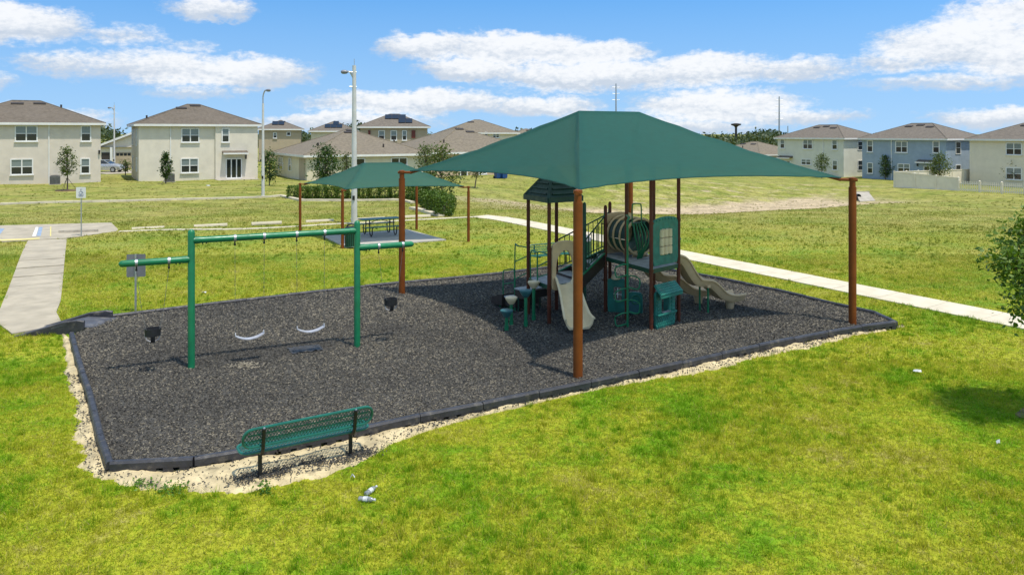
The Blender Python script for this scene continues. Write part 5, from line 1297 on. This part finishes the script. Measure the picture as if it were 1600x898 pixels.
hL.hood(hL.x(Cx(378)), hL.x(Cx(444)), 2.55, .8); hL.downspout(hL.x(Cx(597))); hL.slider(hL.x(Cx(392)), hL.x(Cx(432)), 2.05, 2)
for h in (hL, hM, hN): h.vents([(h.W*.40, .78), (h.W*.52, .86), (h.W*.66, .74)], False)
ac_unit('dark air conditioner behind the blue house beside the cream fence', (53.0, 101.0, 0), RW, zr)
hK = House('low house with a long brown roof beyond the basin, right of the canopy', (34.2, 135.5), RW, 12.2, 11, 2.75, 'cream', 'shingle2', .34, z=-1.5); hK.vents([(4.6, .78), (7.0, .78)], False); hK.stack(6.2, 2.5); hK.win_px(1150, 1162, 238, 247, 2, 1)

# fences by the blue and ivory houses
def fence(label, a, b, z, top0, top1, kind, step):
    a = Vector((*a, z)); b = Vector((*b, z)); d = (b-a); L = d.length; d.normalize(); n = max(1, round(L/step))
    f = thing('fence', label, 'fence', a, 0)
    for i in range(n+1):
        q = a.lerp(b, i/n); h = top0+(top1-top0)*i/n+.08; m = MB(); m.box(q+UP*(h/2-.1), (.13, .13, h+.2), math.atan2(d.y, d.x)); m.add(*[[q+UP*h+Vector((x, y, 0)) for x, y in ((-.09, -.09), (.09, -.09), (.09, .09), (-.09, .09))]+[q+UP*(h+.08)], [(0, 1, 4), (1, 2, 4), (2, 3, 4), (3, 0, 4), (3, 2, 1, 0)]]); wpart('fence_post', m, M['fencewhite'], f)
        if i == n: break
        q2 = a.lerp(b, (i+1)/n); h0 = top0+(top1-top0)*i/n; h1 = top0+(top1-top0)*(i+1)/n
        if kind == 'solid':
            m = MB(); s = Vector((-d.y, d.x, 0))*.02; m.slab([q-UP*.1, q2-UP*.1, q2+UP*h1, q+UP*h0], s, .04); pn = wpart('fence_panel', m, M['fencewhite'], f)
            m = MB(); m.bar(q+UP*(h0+.02), q2+UP*(h1+.02), .08, .09); m.bar(q+UP*.12, q2+UP*.12, .08, .12); k = m.build('panel_rail', M['fencewhite'], None, loc=f.location); k.parent = pn; k.location = (0, 0, 0)
        else:
            m = MB(); m.bar(q+UP*.25, q2+UP*.25, .05, .09); m.bar(q+UP*(h0-.25), q2+UP*(h1-.25), .05, .09); wpart('rail', m, M['fencewhite'], f)
            np_ = 11
            for k in range(np_):
                c = q.lerp(q2, (k+.8)/(np_+.6)); m = MB(); m.box(c+UP*(h0/2+.06), (.085, .025, h0-.06), math.atan2(d.y, d.x)); wpart('picket', m, M['fencewhite'], f)
fz = -1.62
F0 = (44.4, 89.2); F1 = (48.6, 83.6); F2 = (56.5, 73.8)
fence('cream solid vinyl fence nearest the storm drain', F0, F1, fz, 1.85, 1.45, 'solid', 2.3)
fence('cream picket fence running to the right edge of the picture', F1, F2, fz, 1.15, 1.15, 'picket', 2.2)
fence('cream solid vinyl fence running back towards the ivory house', F0, (60.5, 98.5), fz, 1.85, 1.75, 'solid', 2.4)
# storm-drain flume at the basin edge
dr = P(1350, 306, -1.75); dw = thing('storm_drain', 'pale concrete storm drain apron with a dark opening at the basin edge', 'storm drain', dr, R(20))
m = MB(); m.add([(-1.7, -1.2, -.40), (.3, -1.2, -.40), (1.5, .9, .30), (-.3, .9, .30), (-1.7, -1.2, -.9), (.3, -1.2, -.9), (1.5, .9, -.6), (-.3, .9, -.6)], [(0, 1, 2, 3), (7, 6, 5, 4), (0, 4, 5, 1), (1, 5, 6, 2), (2, 6, 7, 3), (3, 7, 4, 0)]); m.build('apron', M['rockwhite'], dw)
m = MB(); m.box((.6, 1.0, .12), (2.1, .2, .5)); m.build('headwall', M['rockwhite'], dw); m = MB(); m.lathe([(.28, -.3), (.28, .02), (.34, .02), (.34, -.3)], 14, (-.9, -.2, -.1), (0, -1, 0)); m.build('pipe', M['black'], dw)

# ------------------------------------------------------------------ poles
def light_pole(label, base, top, r0, r1, arm, mt='polewhite', gooseneck=False):
    p = thing('light_pole', label, 'light pole', base); b = Vector(base)
    m = MB(); m.tube([b-UP*.5, b+UP*top], [r0, r1], 12); wpart('pole', m, M[mt], p, smooth=True)
    m = MB(); d = Vector((arm, -.1*abs(arm), 0))
    if gooseneck: m.tube(spline([b+UP*(top-.1), b+UP*(top+.55), b+d*.35+UP*(top+.95), b+d*.8+UP*(top+1.0)], 4), .05, 8)
    else: m.tube(spline([b+UP*(top-.75), b+d*.5+UP*(top-.35), b+d+UP*(top-.33)], 4), .045, 8)
    ar = wpart('arm', m, M['galv'], p, smooth=True)
    e = b+d*(.8 if gooseneck else 1.)+UP*(top+(.98 if gooseneck else -.34)); dn = d.normalized()
    m = MB(); m.lathe([(.04, -.10), (.085, -.05), (.11, .06), (.10, .20), (.04, .26)], 10, e, dn); wpart('lamp_head', m, M['metalgrey'], p, smooth=True)
    m = MB(); m.box(b+UP*1.4-Vector((0, r0, 0)), (.12, .05, .22)); wpart('hand_hole', m, M['black'], p)
    if not gooseneck:
        for k, z in enumerate((.35, 1.1)): m = MB(); m.tube([b+UP*(top-z)-Vector((.25, .1, 0)), b+UP*(top-z)+Vector((.12, 0, 0))], .03, 6); wpart('bracket', m, M['galv'], p)
        m = MB(); m.tube([b+UP*top, b+UP*(top+.35)], .015, 5); wpart('spike', m, M['galv'], p)
light_pole('tall thick white concrete light pole behind the small canopy', P(553.5, 351), 8.25, .165, .095, -.42)
light_pole('slim white light pole with a curved arm right of the second beige house', P(411, 305.8), 7.0, .13, .075, .42, gooseneck=True)
light_pole('thin distant light pole rising between the two beige houses', Vector((-49.2, 95., 0)), 8.2, .12, .06, -.5)
def pylon(label, px, ytop, Y, arms):
    x = (px-800)/FPX*Y; top = CAMZ+(HZ-ytop)*Y/FPX; p = thing('utility_pole', label, 'utility pole', (x, Y, -2))
    m = MB(); m.tube([(x, Y, -2), (x, Y, top)], [.42, .25], 8); wpart('pole', m, M['galv'], p)
    for k in range(arms): m = MB(); z = top-1.6-2.7*k; m.tube([(x-1.6, Y, z+.1), (x, Y, z), (x+1.6, Y, z+.1)], .12, 6); wpart('cross_arm', m, M['galv'], p)
pylon('distant steel utility pole above the ridge of the large canopy', 962.5, 131, 330, 3); pylon('distant steel utility pole left of the pale sage house', 1217.5, 151, 330, 4)
pylon('tiny distant pole just right of the tall steel utility pole', 1231, 197, 420, 0)
q = Vector((350/FPX*300, 300, -2)); w = thing('mast', 'distant mast with a flat wide top above the low brown roof', 'mast', q)
m = MB(); m.tube([q, q+UP*9.5], .45, 8); wpart('pole', m, M['vent'], w); m = MB(); m.lathe([(.5, 9.0), (.8, 9.4), (2.0, 9.9), (2.0, 10.3), (.5, 10.6)], 12, q); wpart('lamp_ring', m, M['vent'], w)

# ------------------------------------------------------------------ trees, hedge, weeds
def leaves(cs, n, spread, size, rs, up=.35):
    """n leaf quads gathered in clumps round the centres cs"""
    cs = np.array(cs); k = rs.randint(0, len(cs), n); c = cs[k]+rs.normal(0, 1, (n, 3))*spread
    nr = rs.normal(0, 1, (n, 3)); nr[:, 2] = np.abs(nr[:, 2])+up; nr /= np.linalg.norm(nr, axis=1)[:, None]
    a = rs.normal(0, 1, (n, 3)); a -= nr*(a*nr).sum(1)[:, None]; a /= np.linalg.norm(a, axis=1)[:, None]; b = np.cross(nr, a)
    L = size*rs.uniform(.6, 1.3, n)[:, None]; Wd = L*.5
    V = np.stack([c-a*L*.5, c+b*Wd*.5, c+a*L*.5, c-b*Wd*.5], 1)
    tone = np.clip(.5*rs.rand(n)+.5*rs.rand(len(cs))[k], 0, 1)
    return V, tone
def tree(label, base, h, cr, cz0, nclump, nleaf, size, lm, seed, trunk=.05, group=None, shape=1.0, name='young_tree', spread=.17, stakes=False, lean=(0, 0)):
    rs = np.random.RandomState(seed); b = Vector(base); t = thing(name, label, 'tree', b, group=group)
    ce = []; mt = MB(); top = Vector((lean[0], lean[1], h))
    tr = [Vector((0, 0, -.2)), Vector((lean[0]*.3+rs.normal(0, .02), lean[1]*.3, cz0*.7)), Vector((lean[0]*.6+rs.normal(0, .05), lean[1]*.6+rs.normal(0, .05), cz0+(h-cz0)*.4)), top-UP*.25*(h-cz0)*.6]
    mt.tube(tr, [trunk*1.25, trunk, trunk*.65, trunk*.2], 8)
    for i in range(nclump):
        f = (i+.5)/nclump; z = cz0+(h-cz0)*f; prof = (math.sin(math.pi*min(1, (f*.86+.12))**shape))**.8; a = i*2.4+rs.normal(0, .5); r = cr*prof*math.sqrt(rs.uniform(.12, 1.))*rs.uniform(.75, 1.15)
        c = Vector((lean[0]*f+math.cos(a)*r, lean[1]*f+math.sin(a)*r, z)); ce.append(tuple(c))
        s = Vector((lean[0]*f*.7, lean[1]*f*.7, cz0*.75+(z-cz0*.75)*.62)); mt.tube([s, s.lerp(c, .55)+UP*.03, c], [trunk*.42, trunk*.25, trunk*.08], 5)
    tk = mt.build('trunk', M['bark'], t, smooth=True)
    V, tone = leaves(ce, nleaf, np.array([spread*cr, spread*cr, spread*cr*.8])*1.6, size, rs); o = tri_mesh('crown', V, M[lm], tone, 4); o.parent = t
    if stakes:
        for k in range(3): a = k*2.1+.4; m = MB(); m.tube([(math.cos(a)*.75, math.sin(a)*.75, -.05), (0, 0, cz0*.85)], .018, 5); m.build('stake', M['bark'], t)
    return t
def gp(px, py):
    p = P(px, py, 0.)
    for _ in range(8): p = P(px, py, TZ(p.x, p.y))
    return p
def htop(p, py): return CAMZ-(py-HZ)*p.y/FPX-p.z
def yt(label, px, pyb, pyt, cr, n, lm, seed, cz=.32, size=.17, shape=1., **k):
    p = gp(px, pyb); h = htop(p, pyt); return tree(label, p, h, cr, h*cz, 26, n, size, lm, seed, .05, 'young trees', shape, **k)
yt('slender young tree with stakes in front of the leftmost house', 105, 298, 231, .66, 1000, 'leaf3', 11, .36, .19, stakes=True)
yt('narrow dark young tree in front of the second beige house', 259, 287, 239, .52, 1400, 'leaf2', 12, .22, .20, stakes=True)
yt('rounded dark tree in front of the low cream house', 508, 297, 232, 1.15, 2200, 'leaf2', 13, .22, .22)
yt('thin grey-green tree just left of the tall concrete pole', 541, 293, 241, .7, 700, 'leaf3', 14, .25, .2)
yt('slim grey-green tree between the second beige house and the low cream house', 421, 290, 238, .8, 1300, 'leaf2', 15, .2, .2)
yt('upright green tree behind the right post of the small canopy', 665, 291, 229, .95, 1300, 'leaf3', 16, .2, .2)
yt('loose green tree rising out of the hedge end', 691, 318, 234, 1.35, 1900, 'leaf3', 17, .26, .2)
yt('leaning sapling in front of the low peach house', 742, 290, 256, .7, 350, 'leaf3', 18, .4, .18, lean=(.35, 0))
yt('little tree in front of the pale sage house', 1284, 279, 242, .85, 1000, 'leaf3', 21, .36, .22)
yt('narrow dark tree in front of the blue house', 1383.5, 281, 244, .8, 1100, 'leaf2', 22, .2, .22)
yt('round grey-green tree behind the cream fence', 1468, 291, 242, 1.1, 1500, 'leaf3', 23, .34, .22)
yt('full young tree in front of the ivory house', 1584, 292, 246, 1.05, 1700, 'leaf3', 24, .22, .22)
yt('sparse little tree beside the driveway between the beige houses', 196, 274, 252, .6, 350, 'leaf3', 25, .3, .2)
nt_ = Vector((9.08, 12.8, 0)); tree('leafy oak in the foreground, cut by the right edge of the picture', nt_, 3.45, 1.02, 1.6, 56, 8500, .10, 'leaf1', 31, .06, None, .82, name='oak_tree', spread=.105)
mb = MB(); pts = [(nt_.x+math.cos(a)*.55*(1+.15*math.sin(5*a)), nt_.y+math.sin(a)*.5*(1+.12*math.cos(3*a))) for a in np.linspace(0, 2*math.pi, 24)[:-1]]; mb.prism(pts, -.02, .012); tag(mb.build('soil_ring', M['dirt']), kind='structure')
p_ = gp(105, 298); mb = MB(); mb.prism([(p_.x+math.cos(a)*.9, p_.y+math.sin(a)*.8) for a in np.linspace(0, 2*math.pi, 18)[:-1]], p_.z-.1, p_.z+.05); tag(mb.build('soil_ring', M['dirt']), kind='structure')
# clipped hedge: single shrubs in a row behind the kerb
hm = []
for v in range(4):
    rs = np.random.RandomState(60+v); n = 1500; u = rs.uniform(-1, 1, (n, 3)); ax_ = rs.randint(0, 3, n)
    q = u/np.maximum(np.abs(u).max(1)[:, None], .01)*rs.uniform(.72, 1.05, (n, 1)); q = q*np.array([.62, .56, .46])+np.array([0, 0, .47]); q[:, 2] = np.maximum(q[:, 2], .03)
    r = np.linalg.norm((q-np.array([0, 0, .47]))/np.array([.62, .56, .46]), axis=1); q = np.array([0, 0, .47])+(q-np.array([0, 0, .47]))*(np.where(r > 1.22, 1.22/r, 1.))[:, None]
    hm.append(leaves(q, n, .035, .13, rs))
def shrub(label, p, v, s, rz):
    V, tone = hm[v]; o = tri_mesh('foliage', V, M['hedge'], tone, 4); t = thing('hedge_shrub', label, 'shrub', p, rz, 'clipped hedge shrubs'); t.scale = s; o.parent = t
    m = MB(); m.tube([(0, 0, -.1), (.02, 0, .5)], .04, 6); m.tube([(0, 0, .15), (.2, .1, .6)], .025, 5); m.build('stem', M['bark'], t); return t
rgh = random.Random(5)
hrow = [P(457, 311.2), P(471, 312.2), P(486, 312.0), P(501, 311.6), P(517, 311.4), P(533, 311.2), P(549, 311.0), P(566, 310.6), P(583, 310.2), P(600, 309.8), P(616, 309.4)]
ords = ['first', 'second', 'third', 'fourth', 'fifth', 'sixth', 'seventh', 'eighth', 'ninth', 'tenth', 'eleventh']
for i, p in enumerate(hrow): shrub('clipped shrub in the straight hedge row, %s from the left' % ords[i], p+Vector((0, .35, 0)), i % 4, (.72*rgh.uniform(.92, 1.1), .85, rgh.uniform(.92, 1.05)), rgh.uniform(0, 6))
hr2 = [P(636, 311), P(648, 314), P(657, 317), P(667, 319.5), P(668, 325.5), P(681, 325.5), P(678, 331.5), P(692, 331.5), P(690, 337)]
for i, p in enumerate(hr2): shrub('clipped shrub in the dense hedge block by the loose tree, %s from the back' % ords[i], p+Vector((.1, .25, 0)), (i+1) % 4, (.95*rgh.uniform(.95, 1.15), 1.0, 1.12*rgh.uniform(.95, 1.08)), rgh.uniform(0, 6))
# weeds and darker tufts in the lawn
def weed(label, p, r, n, seed, hgt=.05):
    rs = np.random.RandomState(seed); c = np.stack([rs.normal(0, r*.5, n), rs.normal(0, r*.35, n), rs.uniform(.01, hgt, n)], -1); V, tone = leaves(c, n, .02, .045, rs, .6)
    o = tri_mesh('weed_clump', V, M['weed'], tone, 4); o.location = p; tag(o, label, kind='stuff')
weed('bright green weed clump at the sand edge below the bench, larger one', P(268, 768), .26, 260, 71); weed('bright green weed clump at the sand edge below the bench, smaller one left of it', P(225, 758), .2, 170, 72)
weed('grass tuft at the sand edge just right of the bench leg', P(414, 770), .12, 120, 73, .14)

# ------------------------------------------------------------------ litter and scuffs
def bottle(label, p, rz, s=1.):
    b = thing('plastic_bottle', label, 'bottle', p+UP*.035, rz, 'empty plastic bottles'); ax_ = (1, 0, .05)
    m = MB(); m.lathe([(.02, 0), (.034, .012), (.034, .05), (.031, .055), (.034, .06), (.034, .15), (.024, .19), (.013, .205), (.013, .215)], 12, (0, 0, 0), ax_); m.build('bottle_body', M['plasticclear'], b, smooth=True)
    m = MB(); m.lathe([(.016, .213), (.016, .235)], 10, (0, 0, 0), ax_); m.build('bottle_cap', M['paper'], b); m = MB(); m.lathe([(.0352, .07), (.0352, .13)], 12, (0, 0, 0), ax_); m.build('bottle_label', M['paper'], b)
bottle('upper of two clear plastic bottles lying on the lawn below the bench', P(571, 776), R(62)); bottle('lower of two clear plastic bottles lying on the lawn below the bench', P(560, 783), R(-12))
def scrap(label, p, s, seed):
    rs = np.random.RandomState(seed); m = MB(); vs = [(x*s+rs.normal(0, s*.15), y*s*.6+rs.normal(0, s*.15), abs(rs.normal(.03, .02))) for x in (-1, 0, 1) for y in (-1, 0, 1)]
    m.add(vs, [(0, 1, 4, 3), (1, 2, 5, 4), (3, 4, 7, 6), (4, 5, 8, 7)]); o = m.build('litter_scrap', M['paper'], None); o.location = p; o.location.z += .03; tag(o, label, 'litter', 'litter on the grass')
scrap('small white scrap on the lawn near the right corner of the mulch', P(1433, 583), .07, 1); scrap('tiny white scrap on the lawn above the two bottles', P(551, 750), .03, 2); scrap('small white scrap on the grass behind the swing frame', P(319, 459), .06, 3)
scrap('small grey-white scrap on the lawn at the right below the oak', P(1560, 696), .025, 4); scrap('white scrap on the grass in front of the second beige house', P(325, 291), .18, 5)
rs = np.random.RandomState(9); m = MB(); vs = []; nxm, nym = 14, 9
for j in range(nym):
    for i in range(nxm): a = (i/(nxm-1)-.5); b = (j/(nym-1)-.5); p = P(477, 546, MZ); vs.append(p+sdir*(a*.66+rs.normal(0, .012))+snor*(b*.50+rs.normal(0, .012))+UP*(.012+.012*abs(rs.normal())))
m.add(vs, [(j*nxm+i, j*nxm+i+1, (j+1)*nxm+i+1, (j+1)*nxm+i) for j in range(nym-1) for i in range(nxm-1)]); o = m.build('plastic_sheet', M['wearmat'], None, loc=P(477, 546, MZ), smooth=False); tag(o, 'crumpled shiny grey plastic sheet on the mulch under the right belt swing', 'plastic sheet')
V, t = chips(*(lambda q: (q[0], q[1], MZ+rs.uniform(.0, .012, 160)))((P(383, 571, MZ).x+rs.normal(0, .14, 160), P(383, 571, MZ).y+rs.normal(0, .10, 160))), .045, .024, rs, rs.uniform(.86, 1., 160)); tag(tri_mesh('pale_chips', V, M['chip'], t, 4), 'patch of pale chips in the dark mulch beside the left swing post', kind='stuff')

# far wood on the horizon
rs = np.random.RandomState(44); n = 2200; an = np.radians(rs.uniform(-42, 42, n)); dd = rs.uniform(260, 420, n); cs = np.stack([np.sin(an)*dd, np.cos(an)*dd, -2.5+(rs.rand(n)**.7)*9.0*(.8+.35*np.sin(an*23)*np.sin(an*61+1))*(1-.22*sstep(0, .12, an))], -1)
V, t = leaves(cs, 80000, np.array([2.2, 2.2, .7]), 1.3, rs); tag(tri_mesh('far_wood', V, M['faroak'], t, 4), 'distant line of trees on the horizon', kind='stuff')
